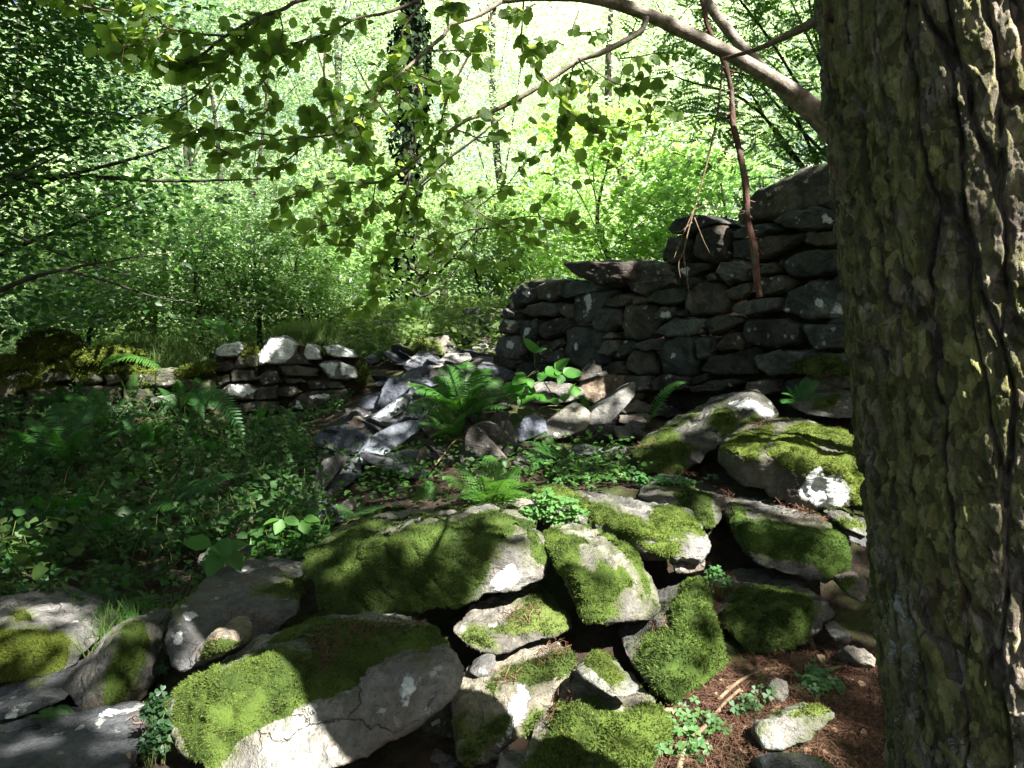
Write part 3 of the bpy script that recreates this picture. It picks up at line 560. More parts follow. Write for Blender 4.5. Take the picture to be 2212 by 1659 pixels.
boulder("long tilted boulder with a bare grey crest, rising towards the wall's foot", 3,
    [(40,700,4.15),(100,615,4.3),(300,498,4.5),(480,416,4.6),(620,326,4.7),(780,262,4.75),(860,247,4.75),(945,290,4.65),(1012,380,4.5),(1024,450,4.4),(900,490,4.25),(760,565,4.15),(640,615,4.1),(560,685,4.05),(430,775,4.0),(380,815,3.98),(250,865,3.95),(90,845,4.0),(800,350,4.4),(350,620,4.1)], t=.3,
    moss=[[(30,700),(100,610),(300,490),(480,410),(490,430),(320,530),(420,640),(430,730),(380,820),(240,870),(80,850)],[(580,390),(680,360),(740,430),(720,520),(640,560),(560,480)],[(780,480),(880,440),(880,500),(780,540)]], color=(.17,.17,.15), algae=.42, tint=(.85,.9,.75), lichen=[[(700,350),(800,320),(900,370),(1000,420),(900,440),(840,380),(760,390)]], needles=[[(60,660),(180,610),(230,620),(150,700)]])
boulder("large moss topped boulder with a round white lichen patch, half hidden by the pine trunk", 3,
    [(632,645,3.75),(720,545,3.95),(900,485,4.1),(1080,452,4.15),(1200,449,4.15),(1300,468,4.1),(1470,520,3.95),(1600,600,3.8),(1700,760,3.6),(1700,960,3.4),(1560,1045,3.3),(1430,1075,3.28),(1280,1035,3.3),(1180,1003,3.32),(850,940,3.45),(740,850,3.55),(650,740,3.65),(1000,720,3.36),(1400,800,3.24),(720,700,3.5)], t=.3,
    moss=[[(640,650),(720,560),(850,520),(980,490),(1000,560),(950,640),(870,720),(760,700)],[(960,640),(1060,530),(1180,470),(1300,490),(1480,530),(1600,620),(1700,800),(1700,1000),(1560,1040),(1500,1010),(1500,900),(1440,845),(1330,840),(1290,770),(1200,820),(1010,780),(1000,720),(900,730)]],
    bare=[[(1300,640),(1400,660),(1410,700),(1310,690)]], lichen=[[(1172,930),(1225,800),(1290,775),(1330,835),(1440,845),(1503,920),(1492,1000),(1420,1065),(1250,1025),(1187,992)]],
    needles=[[(840,510),(920,470),(1000,460),(960,500),(860,540)],[(1270,460),(1480,510),(1470,530),(1280,480)]], top=.9, color=(.21,.195,.16), tint=(1.15,1.12,.8), thick=.022)
boulder("rounded grey boulder behind the moss topped one, against the trunk", 3, [(1125,385,4.5),(1250,288,4.75),(1400,248,4.85),(1480,250,4.85),(1620,300,4.7),(1640,430,4.5),(1500,470,4.4),(1350,460,4.4),(1200,445,4.4)], t=.35, moss=[[(1180,400),(1280,320),(1360,290),(1440,300),(1400,350),(1250,400)]], color=(.21,.205,.19), level=5, algae=.2)
boulder("low flat boulder in shade with needles on its top, behind the jutting slab", 3, [(72,965,3.5),(180,888,3.75),(260,862,3.85),(540,893,3.8),(640,930,3.65),(732,972,3.5),(700,1080,3.35),(600,1190,3.25),(480,1185,3.25),(330,1090,3.25),(100,990,3.4),(350,1000,3.3),(560,1000,3.32)], t=.3,
    moss=[[(180,900),(300,870),(560,900),(300,910)],[(330,960),(420,930),(580,960),(600,1190),(470,1190),(330,1080)]], needles=[[(420,880),(640,920),(730,960),(690,1080),(600,1050),(600,960)]], color=(.17,.17,.165), tint=(.7,.75,.65))
boulder("block shaped boulder with dark green moss and bare top, right of the jutting slab", 3, [(690,1135,3.1),(720,1042,3.25),(790,1033,3.3),(990,1030,3.35),(1180,1078,3.25),(1400,1148,3.12),(1485,1230,3.0),(1515,1380,2.88),(1472,1502,2.8),(1330,1545,2.75),(1100,1505,2.75),(850,1425,2.82),(755,1300,2.95),(820,1150,2.95),(1340,1240,2.85)], t=.3,
    moss=[[(680,1150),(720,1035),(800,1035),(820,1110),(1000,1150),(1200,1160),(1340,1190),(1410,1150),(1490,1230),(1525,1380),(1480,1510),(1320,1550),(1250,1400),(1000,1400),(800,1330)]], top=.95, needles=[[(960,1030),(1180,1070),(1400,1140),(1330,1190),(1200,1130),(1050,1070)]], color=(.15,.15,.14), tint=(.8,.95,.75))
boulder("dark low boulder with black green moss, in the hollow by the trunk", 8, [(860,500,2.6),(1000,325,2.72),(1200,258,2.8),(1440,248,2.8),(1605,310,2.74),(1705,390,2.66),(1715,480,2.6),(1650,545,2.55),(1545,705,2.45),(1250,775,2.42),(1080,785,2.42),(970,620,2.5),(1400,420,2.52)], t=.3,
    moss=[[(840,500),(1000,320),(1200,260),(1400,290),(1560,380),(1560,560),(1540,710),(1250,780),(1060,800),(960,620)]], color=(.17,.175,.16), tint=(.55,.65,.5), strata=.9)
gboulder("pale stone lit at its left end, moss across it, among needles near the trunk", 8, [(1145,1330,1.995),(1200,1248,2.017),(1420,1175,2.037),(1620,1128,2.05),(1745,1170,2.039),(1765,1225,2.024),(1600,1345,1.991),(1540,1425,1.969),(1360,1485,1.953),(1225,1495,1.95),(1300,1300,2.003)], drop=.08, t=.15,
    moss=[[(1180,1330),(1220,1250),(1420,1180),(1620,1130),(1720,1170),(1600,1260),(1500,1220),(1300,1260)],[(1480,1400),(1540,1300),(1590,1330),(1540,1430)]], color=(.29,.285,.26), level=5, tint=(.95,.95,.7), thick=.016)
gboulder("smooth blue grey stone at the bottom edge near the trunk", 8, [(1185,1545,1.765),(1300,1487,1.77),(1500,1487,1.77),(1655,1530,1.766),(1790,1620,1.759),(1780,1720,1.75),(1200,1700,1.752)], drop=.08, t=.15, color=(.24,.255,.26), level=5, moss=[[(1420,1440),(1500,1420),(1660,1490),(1770,1590),(1700,1600),(1560,1500)]], strata=.15, rough=.5, tint=(1.1,1,.6))
gboulder("small shaded stone beneath the bent twig, among needles", 8, [(1232,985,2.153),(1300,942,2.16),(1392,958,2.157),(1404,1055,2.14),(1345,1115,2.13),(1280,1095,2.133)], drop=.08, t=.1, color=(.25,.24,.21), level=5, algae=.3)
boulder("weathered boulder with mossy front and lit pale shoulder, cut off by the photo's left edge", 5, [(-260,420,2.9),(0,325,2.95),(60,328,2.95),(170,343,2.95),(290,420,2.85),(430,470,2.78),(522,560,2.7),(552,602,2.66),(594,692,2.6),(500,795,2.55),(420,855,2.52),(380,875,2.5),(0,910,2.45),(-260,900,2.45),(100,560,2.6),(400,600,2.6)], t=.3,
    moss=[[(-260,520),(60,560),(260,550),(420,580),(490,620),(440,700),(380,840),(300,880),(-260,920)],[(100,440),(160,420),(190,460),(120,470)]], color=(.23,.225,.215), tint=(.95,.85,.5), strata=.8)
boulder("upright three sided stone with moss on its right face, left of the bare slab", 5, [(425,925,2.45),(560,760,2.52),(780,555,2.6),(880,488,2.64),(962,483,2.66),(1024,520,2.62),(1034,600,2.58),(1005,860,2.45),(990,955,2.4),(960,1035,2.36),(700,1115,2.28),(540,1135,2.28),(475,1000,2.38),(780,620,2.42),(730,1000,2.28)], t=.25,
    moss=[[(790,600),(860,500),(960,490),(1000,620),(1000,760),(900,880),(860,960),(800,1090),(690,1110),(740,880)]], color=(.15,.15,.135), tint=(.75,.8,.6), algae=.35, thick=.016)
boulder("dark smooth stone with a thin white vein, at the photo's left edge", 5, [(-200,1100,2.3),(0,1000,2.42),(60,900,2.5),(150,878,2.52),(235,885,2.5),(380,930,2.45),(445,965,2.4),(432,1035,2.34),(250,1092,2.25),(100,1155,2.2),(-100,1180,2.18),(200,980,2.34)], t=.25, color=(.13,.135,.15), level=5, rough=.7, moss=[[(220,890),(330,910),(390,940),(270,940)]], lichen=[[(60,1140),(140,1050),(190,1005),(195,1012),(150,1060),(75,1148)]], thick=.01)
boulder("wide dark slab in the bottom left corner with a sunlit upper edge", 5, [(-250,1250,2.1),(0,1188,2.2),(150,1140,2.26),(400,1150,2.24),(700,1108,2.26),(900,1048,2.3),(1000,1042,2.3),(1085,1055,2.27),(1052,1115,2.2),(950,1300,2.02),(905,1420,1.92),(850,1550,1.82),(0,1600,1.75),(-250,1600,1.75)], t=.1, drop=.15, color=(.13,.14,.155), needles=[[(820,1260),(880,1180),(1000,1100),(1030,1120),(960,1290),(860,1330)]], moss=[[(1000,1080),(1060,1070),(1040,1110),(1000,1110)]], lichen=[[(720,1230),(760,1190),(830,1190),(790,1230)],[(640,1130),(800,1080),(1000,1045),(900,1110)]], strata=.5)  # lichen mask along the upper edge paints its sunlight
boulder("half buried mossy stone in the brambles behind the bare slab", 4, [(1110,1460,3.3),(1150,1385,3.45),(1240,1365,3.5),(1420,1420,3.45),(1450,1475,3.35),(1300,1500,3.25)], t=.3, moss=[[(1250,1370),(1420,1420),(1450,1480),(1280,1440)]], color=(.2,.2,.18), level=5, tint=(.8,.85,.5))
boulder("little stone in shadow left of the bare slab", 5, [(985,445,3.05),(1050,398,3.12),(1160,368,3.15),(1180,440,3.05),(1040,505,3.0)], t=.2, color=(.17,.175,.16), level=5)
boulder("sunlit flat stone beside the bright wood sorrel, behind the big mossy boulder", 2, [(340,215,3.35),(500,168,3.55),(590,166,3.55),(650,200,3.45),(620,245,3.3),(420,262,3.25)], t=.2, color=(.40,.36,.31), level=5)
boulder("stone with a shaggy moss cap beside the trunk, right of the block shaped boulder", 3, [(1405,1130,3.0),(1470,1103,3.05),(1590,1128,3.05),(1680,1180,3.0),(1600,1250,2.9),(1470,1190,2.92)], t=.2, top=.1, moss=[[(1400,1130),(1470,1100),(1690,1130),(1690,1200),(1440,1180)]], color=(.2,.2,.19), level=5)
boulder("small broken grey stone with pale edges under the moss cap by the trunk", 3, [(1480,1215,2.95),(1600,1195,3.0),(1680,1250,2.95),(1640,1330,2.88),(1500,1275,2.9)], t=.15, color=(.3,.3,.31), level=5, strata=1.1)
boulder("pinkish upright stone hung with moss beside the trunk", 8, [(1840,345,2.62),(1780,240,2.68),(1850,200,2.72),(1945,190,2.72),(1985,300,2.66),(1940,400,2.58)], t=.15, color=(.33,.26,.24), level=5, moss=[[(1770,240),(1840,190),(1890,200),(1860,290),(1800,300)]])
boulder("jagged pale stone lit at the foot of the trunk", 8, [(1785,725,2.353),(1860,690,2.36),(1960,740,2.349),(2060,800,2.337),(2040,880,2.32),(1860,800,2.337)], drop=.08, t=.12, color=(.36,.33,.29), level=5, strata=1.0)
boulder("small rough stone in the dark hollow left of the trunk", 8, [(1735,645,2.5),(1800,598,2.55),(1855,620,2.54),(1835,695,2.46),(1730,675,2.47)], t=.1, color=(.27,.26,.25), level=4, strata=1.0)
# ------------------------------------------------------------------ dry stone walls: a rubble core and every stone of the face a part
WL, WR = np.array([-0.125, 7.6]), np.array([2.15, 4.9]); WD = (WR - WL) / np.linalg.norm(WR - WL); WN = np.array([-WD[1], WD[0]]) * -1
if WN[1] > 0: WN = -WN
def wall_depth(u):
    s = (u - 1106) / FPX; return (WL @ WN) / (s * WN[0] + WN[1])
def wall_stone(root, c, pts, dfun, nvec, k=0, depth=.3, color=(.17, .17, .16), lichen=None, moss_top=None, algae=0.15, bulge=.05, level=5, label=None, grow=1.09, strata=.5):
    _seed[0] += 1
    g = np.array([uv(c, *p) for p in pts]); m = g.mean(0); g = m + (g - m) * grow
    A = np.array([P(a, b, dfun(a)) for a, b in g]); cen = A.mean(0); n3 = np.array([nvec[0], nvec[1], 0.0])
    pts3 = np.vstack([A + n3 * -.02, cen + (A - cen) * .84 + n3 * bulge, cen + (A - cen) * .9 - n3 * depth])
    return finish_stone("stone", pts3, label, None, None, root, color, level, 1, 1.1, strata, _seed[0], None, None, moss_top, [poly(c, q) for q in lichen] if lichen else None, algae, None, 0, None, 0, 0)
def wall_core(root, prof, dfun, nvec, vbase, back=.42, front=.10):
    us = np.linspace(prof[0][0], prof[-1][0], 60); vt = np.interp(us, [p[0] for p in prof], [p[1] for p in prof]); vb = np.interp(us, [p[0] for p in vbase], [p[1] for p in vbase])
    n3 = np.array([nvec[0], nvec[1], 0.0]); rows = []
    for u, a, b in zip(us, vt, vb):
        T, B = P(u, a, dfun(u)), P(u, b, dfun(u)) - [0, 0, .35]
        rows.append([B - n3 * front, T - n3 * front - [0, 0, .05], T - n3 * back - [0, 0, .05], B - n3 * back])
    V = np.array(rows).reshape(-1, 3); n = len(us); F = []
    for i in range(n - 1):
        for j in range(4): F.append([i * 4 + j, i * 4 + (j + 1) % 4, i * 4 + 4 + (j + 1) % 4, i * 4 + 4 + j])
    F += [[0, 3, 2, 1], [(n - 1) * 4 + q for q in (0, 1, 2, 3)]]
    MB().add(V - np.array(root.location), [F]).build("rubble_core", M['soil'], root, smooth=False)
b0 = P(1450, 880, wall_depth(1450))
wall = tag(empty("dry_stone_wall", b0), "tall dark dry stone wall stepping up to the right behind the pine trunk", "stone wall", "ruined dry stone walls")
S7 = [ [(180,545),(250,460),(330,435),(400,440),(370,520),(330,560),(230,588)], [(345,475),(430,440),(510,450),(490,525),(430,558),(360,548)], [(470,530),(500,470),(560,445),(680,455),(755,470),(700,500),(560,512),(500,548)],
 [(845,430),(880,345),(960,345),(1090,360),(1130,400),(1150,470),(1030,482),(960,532),(880,512)], [(240,620),(310,580),(380,568),(470,575),(492,615),(440,642),(300,637)], [(462,570),(550,580),(560,650),(520,662),(482,622)],
 [(555,540),(620,515),(740,500),(805,505),(740,552),(705,602),(645,642),(622,692),(560,682)], [(730,582),(745,540),(860,525),(897,540),(842,587),(770,597)], [(160,610),(200,600),(245,625),(232,655),(170,652)], [(145,700),(165,655),(230,660),(257,690),(242,742),(160,737)],
 [(252,670),(350,660),(362,710),(332,782),(268,772)], [(358,740),(380,690),(430,660),(530,655),(542,682),(492,742),(400,772)], [(662,660),(690,610),(740,595),(815,605),(822,692),(762,727),(680,717)], [(818,680),(840,590),(900,570),(980,590),(1022,660),(992,747),(930,767),(828,767)],
 [(938,560),(1010,500),(1130,480),(1182,485),(1177,562),(1080,577)], [(1103,385),(1170,350),(1332,355),(1312,392),(1180,452)], [(1008,620),(1050,590),(1102,600),(1097,652),(1050,672),(1003,657)], [(1163,600),(1190,510),(1240,445),(1350,460),(1402,530),(1382,622),(1200,642)],
 [(998,742),(1060,685),(1120,655),(1270,655),(1292,700),(1250,742),(1080,757)], [(1043,330),(1080,210),(1150,195),(1192,230),(1172,332),(1120,362)], [(1083,165),(1130,110),(1220,85),(1330,95),(1392,130),(1300,152),(1200,182),(1110,192)], [(1218,270),(1260,160),(1370,140),(1412,190),(1422,320),(1340,347),(1240,332)],
 [(1438,180),(1500,150),(1640,130),(1682,160),(1560,212),(1443,217)], [(1468,72),(1500,20),(1572,-56),(1800,-150),(2010,-215),(2110,-240),(2110,0),(1900,30),(1640,97),(1500,112)], [(1658,120),(1740,70),(1900,35),(2050,60),(2050,150),(1870,167),(1720,162)], [(1488,280),(1530,230),(1640,200),(1810,180),(1822,210),(1700,282),(1600,322),(1478,327)],
 [(1438,325),(1443,230),(1530,215),(1542,260),(1500,322)], [(1828,230),(1850,180),(2040,175),(2050,240),(1900,257)], [(1348,400),(1370,345),(1510,340),(1542,380),(1500,442),(1400,467)], [(1578,380),(1650,350),(1702,360),(1692,400),(1590,417)], [(1718,350),(1770,310),(1900,280),(2050,280),(2050,380),(1930,422),(1790,432),(1740,402)],
 [(1533,500),(1560,435),(1700,415),(1762,445),(1722,502),(1600,532)], [(1438,595),(1530,560),(1700,545),(1692,592),(1580,627),(1520,647),(1440,612)], [(1393,510),(1430,480),(1520,455),(1542,500),(1480,552),(1410,547)], [(1703,600),(1740,510),(1850,450),(2020,440),(2080,480),(2080,650),(1850,657),(1720,622)], [(1278,680),(1330,650),(1450,645),(1482,670),(1400,712),(1310,752)],
 [(1493,740),(1520,670),(1600,655),(1750,660),(1822,720),(1802,792),(1640,817),(1520,792)], [(1348,810),(1400,750),(1460,730),(1512,790),(1480,822),(1370,837)], [(1828,690),(2080,690),(2080,830),(1900,832),(1858,762)], [(497,850),(510,700),(560,690),(722,720),(732,770),(717,900),(600,932),(510,892)], [(708,850),(740,780),(790,770),(802,832),(770,867)],
 [(318,850),(350,780),(410,775),(422,800),(382,842),(402,902),(330,912)], [(413,880),(430,840),(500,810),(500,912),(430,907)], [(363,840),(400,800),(480,760),(502,800),(450,842),(410,872)], [(123,840),(140,760),(200,745),(257,760),(262,842),(230,882),(160,872)], [(105,850),(160,870),(242,890),(222,932),(105,932)], [(778,860),(830,780),(882,790),(872,832),(800,877)],
 [(848,900),(880,830),(950,835),(1002,880),(1002,952),(920,972),(850,932)], [(888,810),(960,780),(1042,770),(1042,832),(950,832)], [(1028,850),(1040,780),(1180,750),(1222,760),(1222,962),(1150,977),(1050,962)], [(1220,780),(1260,750),(1322,770),(1312,862),(1250,882)], [(1253,950),(1300,870),(1400,850),(1562,815),(1572,882),(1562,972),(1350,972)],
 [(1568,870),(1700,830),(1900,840),(1932,902),(1842,962),(1640,972),(1580,932)], [(718,940),(780,890),(842,890),(852,962),(760,972)], [(220,962),(270,900),(332,900),(430,920),(440,1000),(300,1010)], [(978,1000),(1060,960),(1192,985),(1192,1052),(1000,1062)], [(1198,1050),(1300,1000),(1450,985),(1502,1010),(1350,1062)],
 [(1508,1040),(1520,1010),(1692,990),(1712,1062),(1600,1082)], [(1718,1000),(1832,980),(1832,1062),(1730,1082)], [(728,765),(760,735),(802,740),(792,767)], [(1118,622),(1180,610),(1192,642),(1120,642)], [(555,655),(660,690),(640,700),(560,695)], [(1288,422),(1340,400),(1362,440),(1310,452)], [(440,930),(600,940),(720,950),(720,1010),(450,1010)], [(860,980),(970,970),(980,1050),(870,1060)],
 [(1840,970),(2080,930),(2080,1050),(1850,1060)], [(1930,850),(2080,850),(2080,925),(1950,940)], [(1300,950),(1290,1000),(1200,1040),(1195,980)], [(480,700),(505,660),(550,690),(500,740)], [(890,540),(940,530),(960,560),(900,590)], [(1190,440),(1240,420),(1280,450),(1200,500)], [(1410,340),(1440,330),(1500,335),(1450,350)] ]
L7 = {0: [[(260,510),(300,490),(320,530),(280,550)]], 1: [[(385,520),(420,500),(430,545),(390,550)]], 9: [[(165,670),(200,660),(235,680),(190,700)]], 10: [[(268,690),(310,700),(300,750),(262,765)]], 24: [[(1900,80),(1950,70),(1980,130),(1930,130)]], 15: [[(1140,380),(1190,375),(1180,420),(1150,415)]], 6: [[(600,530),(640,520),(660,600),(610,660)]], 16: [[(1010,610),(1095,605),(1090,660),(1010,655)]],
     34: [[(1705,600),(1745,595),(1740,625),(1705,630)],[(1865,540),(1940,545),(1930,600),(1870,590)],[(1975,570),(2030,555),(2035,640),(1965,630)]], 49: [[(1070,850),(1100,840),(1110,865),(1080,880)]], 39: [[(550,780),(570,770),(575,830),(550,840)]], 44: [[(180,770),(220,790),(205,820),(180,810)]]}
for i, pts in enumerate(S7):
    g = rng.uniform(.5, 1.75); base = np.array([[.145, .15, .145], [.16, .145, .12], [.135, .155, .145], [.15, .146, .12]][i % 4]) * g
    if i in (39, 49, 6): base = np.array([.13, .15, .145])
    wall_stone(wall, 7, pts, wall_depth, WN, color=tuple(base), lichen=[[((x-np.mean([q[0] for q in pg]))*.8+np.mean([q[0] for q in pg]),(y-np.mean([q[1] for q in pg]))*.8+np.mean([q[1] for q in pg])) for x,y in pg] for pg in L7[i]] if i in L7 else None, algae=rng.uniform(0, .5), strata=rng.uniform(.4, 1.2), depth=.42 if i in (0, 1, 2, 3, 20, 21, 23, 24) else .28, bulge=rng.uniform(.02, .08), moss_top=.55 if i in (0, 30, 22, 37) else None)
slab = wall_stone(wall, 7, [(515,350),(600,345),(880,337),(885,440),(760,472),(690,456),(600,426)], lambda u: wall_depth(u) - .1, WN, color=(.17, .135, .115), depth=.6, bulge=.12, label="flat slab jutting out of the wall top, strewn with pine needles", strata=.8)
wall_core(wall, [(1078,650),(1100,628),(1240,606),(1250,596),(1370,600),(1385,575),(1440,575),(1446,515),(1590,490),(1620,475),(1645,430),(1800,372),(2260,300)], wall_depth, WN, [(1078,812),(1400,900),(1750,885),(2260,860)])
# the face of the wall goes on behind the pine trunk
for q in range(72):
    uu = 1832 + (q % 6) * 78 + 36 * ((q // 6) % 2) + rng.uniform(-14, 14); vv = 350 + (q // 6) * 44 - .14 * (uu - 1830) + rng.uniform(-8, 8); w_ = rng.uniform(36, 50); h_ = rng.uniform(20, 28)
    wall_stone(wall, 0, [(uu + w_ * math.cos(a) * rng.uniform(.85, 1.15), vv + h_ * math.sin(a) * rng.uniform(.85, 1.15)) for a in np.linspace(0, 6.28, 8)[:-1]], wall_depth, WN, color=(.14, .14, .13), level=3)

LWN = np.array([.18, -.984])
def lw_depth(u): return 7.34 - (u - 625) * .0008
b1 = P(620, 905, 7.34)
lwall = tag(empty("dry_stone_wall", b1), "low broken stretch of dry stone wall topped with white lichened stones, left of the rubble", "stone wall", "ruined dry stone walls")
S4 = [ ([(1235,225),(1280,185),(1380,175),(1422,210),(1380,252),(1250,257)], 1), ([(1493,250),(1560,150),(1640,136),(1707,190),(1702,242),(1660,292),(1500,302)], 1), ([(1753,240),(1770,180),(1830,200),(1862,270),(1770,282)], 1), ([(1868,200),(1950,188),(2030,225),(2060,262),(1960,262),(1890,242)], 1), ([(1838,300),(1950,280),(2060,325),(2075,375),(2000,392),(1900,385)], 2),
 ([(1258,470),(1330,410),(1430,405),(1492,440),(1472,502),(1300,502)], 3), ([(1488,380),(1540,340),(1602,345),(1622,402),(1520,422)], 0), ([(1598,440),(1700,420),(1737,460),(1680,492),(1600,482)], 3), ([(1678,550),(1720,490),(1800,450),(1990,440),(2022,500),(1960,552),(1800,562)], 4), ([(1638,390),(1750,380),(1772,402),(1680,412)], 3), ([(1618,310),(1720,300),(1832,330),(1832,372),(1650,362)], 0),
 ([(1228,300),(1330,280),(1352,332),(1250,352)], 0), ([(1368,540),(1480,510),(1602,520),(1592,572),(1380,572)], 0), ([(1238,520),(1330,510),(1352,572),(1250,582)], 0), ([(1338,330),(1480,330),(1482,392),(1340,397)], 0), ([(1778,400),(1950,397),(1992,432),(1800,442)], 0), ([(1618,570),(1800,580),(1952,570),(1952,622),(1640,622)], 0), ([(1248,590),(1400,590),(1602,592),(1602,652),(1260,652)], 0), ([(1428,240),(1492,250),(1492,312),(1400,322)], 5),
 ([(1700,240),(1760,260),(1800,300),(1640,300)], 0), ([(1200,380),(1330,350),(1340,400),(1240,440)], 0), ([(1380,250),(1430,240),(1420,330),(1350,320)], 5), ([(1960,560),(2040,500),(2080,560),(2040,620),(1960,620)], 0), ([(1480,440),(1600,420),(1600,500),(1480,505)], 0), ([(1220,440),(1262,430),(1260,520),(1220,520)], 0) ]
for i, (pts, kind) in enumerate(S4):
    li = [[(p[0], p[1]) for p in pts]] if kind == 1 else [[(1955,275),(2060,310),(2080,380),(1980,360)], [(1850,290),(1950,290),(1930,370),(1880,350)]] if kind == 2 else [[(1690,550),(1720,510),(1760,560)], [(1780,480),(1900,470),(1920,500),(1790,500)]] if kind == 4 else [[(1290,470),(1340,420),(1430,415),(1470,450),(1400,490)]] if (kind == 3 and i == 5) else None
    wall_stone(lwall, 4, pts, lw_depth, LWN, color=(.30, .31, .30) if kind in (1, 2) else tuple(np.array([.13, .122, .10]) * rng.uniform(.6, 1.3)), lichen=li, algae=.6 if kind == 5 else rng.uniform(.1, .5), moss_top=.4 if kind == 5 else None, depth=.4, strata=.4)
wall_core(lwall, [(462,748),(560,738),(640,735),(700,745),(790,765)], lw_depth, LWN, [(450,905),(800,905)])
def lw2_depth(u): return 7.15 + (u - 200) * .0004
b2 = P(200, 900, 7.15)
mwall = tag(empty("dry_stone_wall", b2), "sunken dry stone wall overgrown with moss and grass at the far left", "stone wall", "ruined dry stone walls")
S4b = [[(0,360),(60,340),(190,330),(202,380),(60,392)], [(-120,430),(0,425),(100,405),(142,440),(60,472),(-100,480)], [(-60,490),(130,480),(122,512),(0,522)], [(-80,550),(50,520),(132,540),(122,602),(0,602)], [(868,490),(960,468),(1012,490),(1002,532),(870,532)], [(866,622),(910,578),(992,600),(962,652),(880,662)], [(598,360),(700,348),(722,402),(620,412)],
       [(200,340),(400,330),(420,400),(220,410)], [(420,330),(590,330),(600,410),(430,410)], [(730,350),(900,340),(900,420),(740,430)], [(900,330),(1080,320),(1100,400),(910,420)], [(150,430),(400,420),(420,520),(150,520)], [(430,420),(700,420),(700,520),(430,520)], [(710,440),(880,440),(860,530),(720,530)], [(1030,420),(1220,400),(1230,560),(1040,560)], [(140,530),(420,530),(420,640),(140,640)], [(430,530),(850,540),(850,640),(430,640)]]
for i, pts in enumerate(S4b):
    pts = [(x + rng.uniform(-16, 16), y + rng.uniform(-14, 14)) for x, y in pts]
    wall_stone(mwall, 4, pts, lw2_depth, LWN, color=(.3, .3, .28) if i in (4, 5, 0) else tuple(np.array([.16, .155, .125]) * rng.uniform(.6, 1.2)), algae=.15 if i in (4, 5, 0) else .55, lichen=[[(20,350),(180,340),(190,370),(40,385)]] if i == 0 else ([pts] if i == 5 else None), depth=.35)  # one stone whitened all over by the lichen mask to carry its sunlight
wall_core(mwall, [(-160,790),(0,785),(200,785),(320,795),(460,800)], lw2_depth, LWN, [(-160,905),(460,905)])
def wall_moss(root, segs, dfun, off):
    mb = MB(); tot = 0
    for si, (c, pg, thick) in enumerate(segs):
        q = np.array([uv(c, *p) for p in pg]); A = np.array([P(a, b, dfun(a) + .02) for a, b in q]); cen = A.mean(0)
        V, F, N = stone_mesh(np.vstack([A, cen + (A - cen) * .8 + [0, -thick, 0], cen + (A - cen) * .85 + [0, thick * 2, 0]]), 5, 10, 1.2, 0, 400 + si)
        mb.add(V - off, [F]); tot += len(F)
        area = np.linalg.norm(np.cross(V[F[:, 1]] - V[F[:, 0]], V[F[:, 2]] - V[F[:, 0]]), axis=1).sum() / 2
        n = int(area * 9000); pos, f = face_scatter(V, F, np.ones(len(V)), n); nf = N[F[f, 0]]; dr = nrm(nf * .6 + .7 * rand_dir(n) + [0, 0, -.2]); sd = np.cross(dr, nf + .4 * rand_dir(n))
        v, fs = scatter(*TUFT, pos, np.cross(sd, dr), dr, .035 * rng.uniform(.5, 1.3, n)); mb.add(v - off, fs)
    mb.build("moss", M['moss'], root, color=(1, .95, .6), smooth=False)
wall_moss(mwall, [(4, [(-100,300),(120,270),(300,300),(330,390),(230,450),(180,380),(60,400),(-100,420)], .08), (4, [(380,310),(560,300),(620,360),(520,420),(450,390)], .07), (4, [(700,330),(900,310),(1000,350),(940,420),(820,400),(740,430)], .06), (4, [(180,440),(330,430),(400,520),(260,560)], .05), (4, [(420,240),(600,188),(740,200),(800,245),(700,300),(450,300)], .15), (4, [(-120,330),(-60,260),(100,250),(300,290),(200,340),(0,340)], .12), (4, [(0,430),(120,405),(150,445),(20,470)], .05), (4, [(280,300),(500,290),(720,300),(840,330),(600,350),(300,340)], .08), (4, [(1000,330),(1220,280),(1240,340),(1040,380)], .1)], lw2_depth, np.array(b2))
wall_moss(lwall, [(4, [(1400,190),(1500,190),(1490,320),(1420,300)], .06), (4, [(1860,205),(1900,195),(1910,240),(1870,240)], .05), (4, [(1260,560),(1340,550),(1340,590),(1270,590)], .03), (4, [(2060,270),(2110,330),(2110,420),(2075,400)], .06)], lw_depth, np.array(b1))
boulder("round moss covered boulder on top of the overgrown wall at far left", 4, [(95,245,7.2),(140,138,7.3),(200,108,7.35),(330,128,7.3),(395,190,7.2),(385,250,7.15),(250,270,7.1)], t=.35, top=-.9, color=(.2, .19, .15), tint=(.9, .8, .45), blade=.04, dens=9000, thick=.04, level=5)
boulder("pale yellow green stone on the grassy mound behind the white topped wall", 6, [(180,205,9.2),(205,205,9.2),(245,240,9.1),(262,285,9.0),(200,270,9.0)], t=.4, color=(.4, .38, .26), level=4)

# ------------------------------------------------------------------ fallen stones of the slope, each lying where the sight line meets the ground
def rubble(label, c, pts, k=1.0, t=.15, color=(.17, .17, .175), level=5, strata=.7, moss=None, lichen=None, algae=0.0, needles=None, d=None, cat="stone", top=None, dn=0.0):
    mx, my = np.mean([p[0] for p in pts]), np.mean([p[1] for p in pts]); pts = [(mx + (x - mx) * 1.13, my + (y - my) * 1.08) for x, y in pts]
    q = [uv(c, *p) for p in pts]; ub, vb = max(q, key=lambda a: a[1])
    db = d or hit(ub, vb)[1]
    A = [(*p, db + k * (vb - g[1]) * db / FPX) for p, g in zip(pts, q)]
    return boulder(label, c, A, t=t, back=.85, drop=dn, color=color, level=level, sm=1, rough=.8, strata=strata, moss=moss, lichen=lichen, algae=algae, needles=needles, name="fallen_stone", cat=cat, group="fallen stones on the slope", blade=.03, dens=14000, top=top)
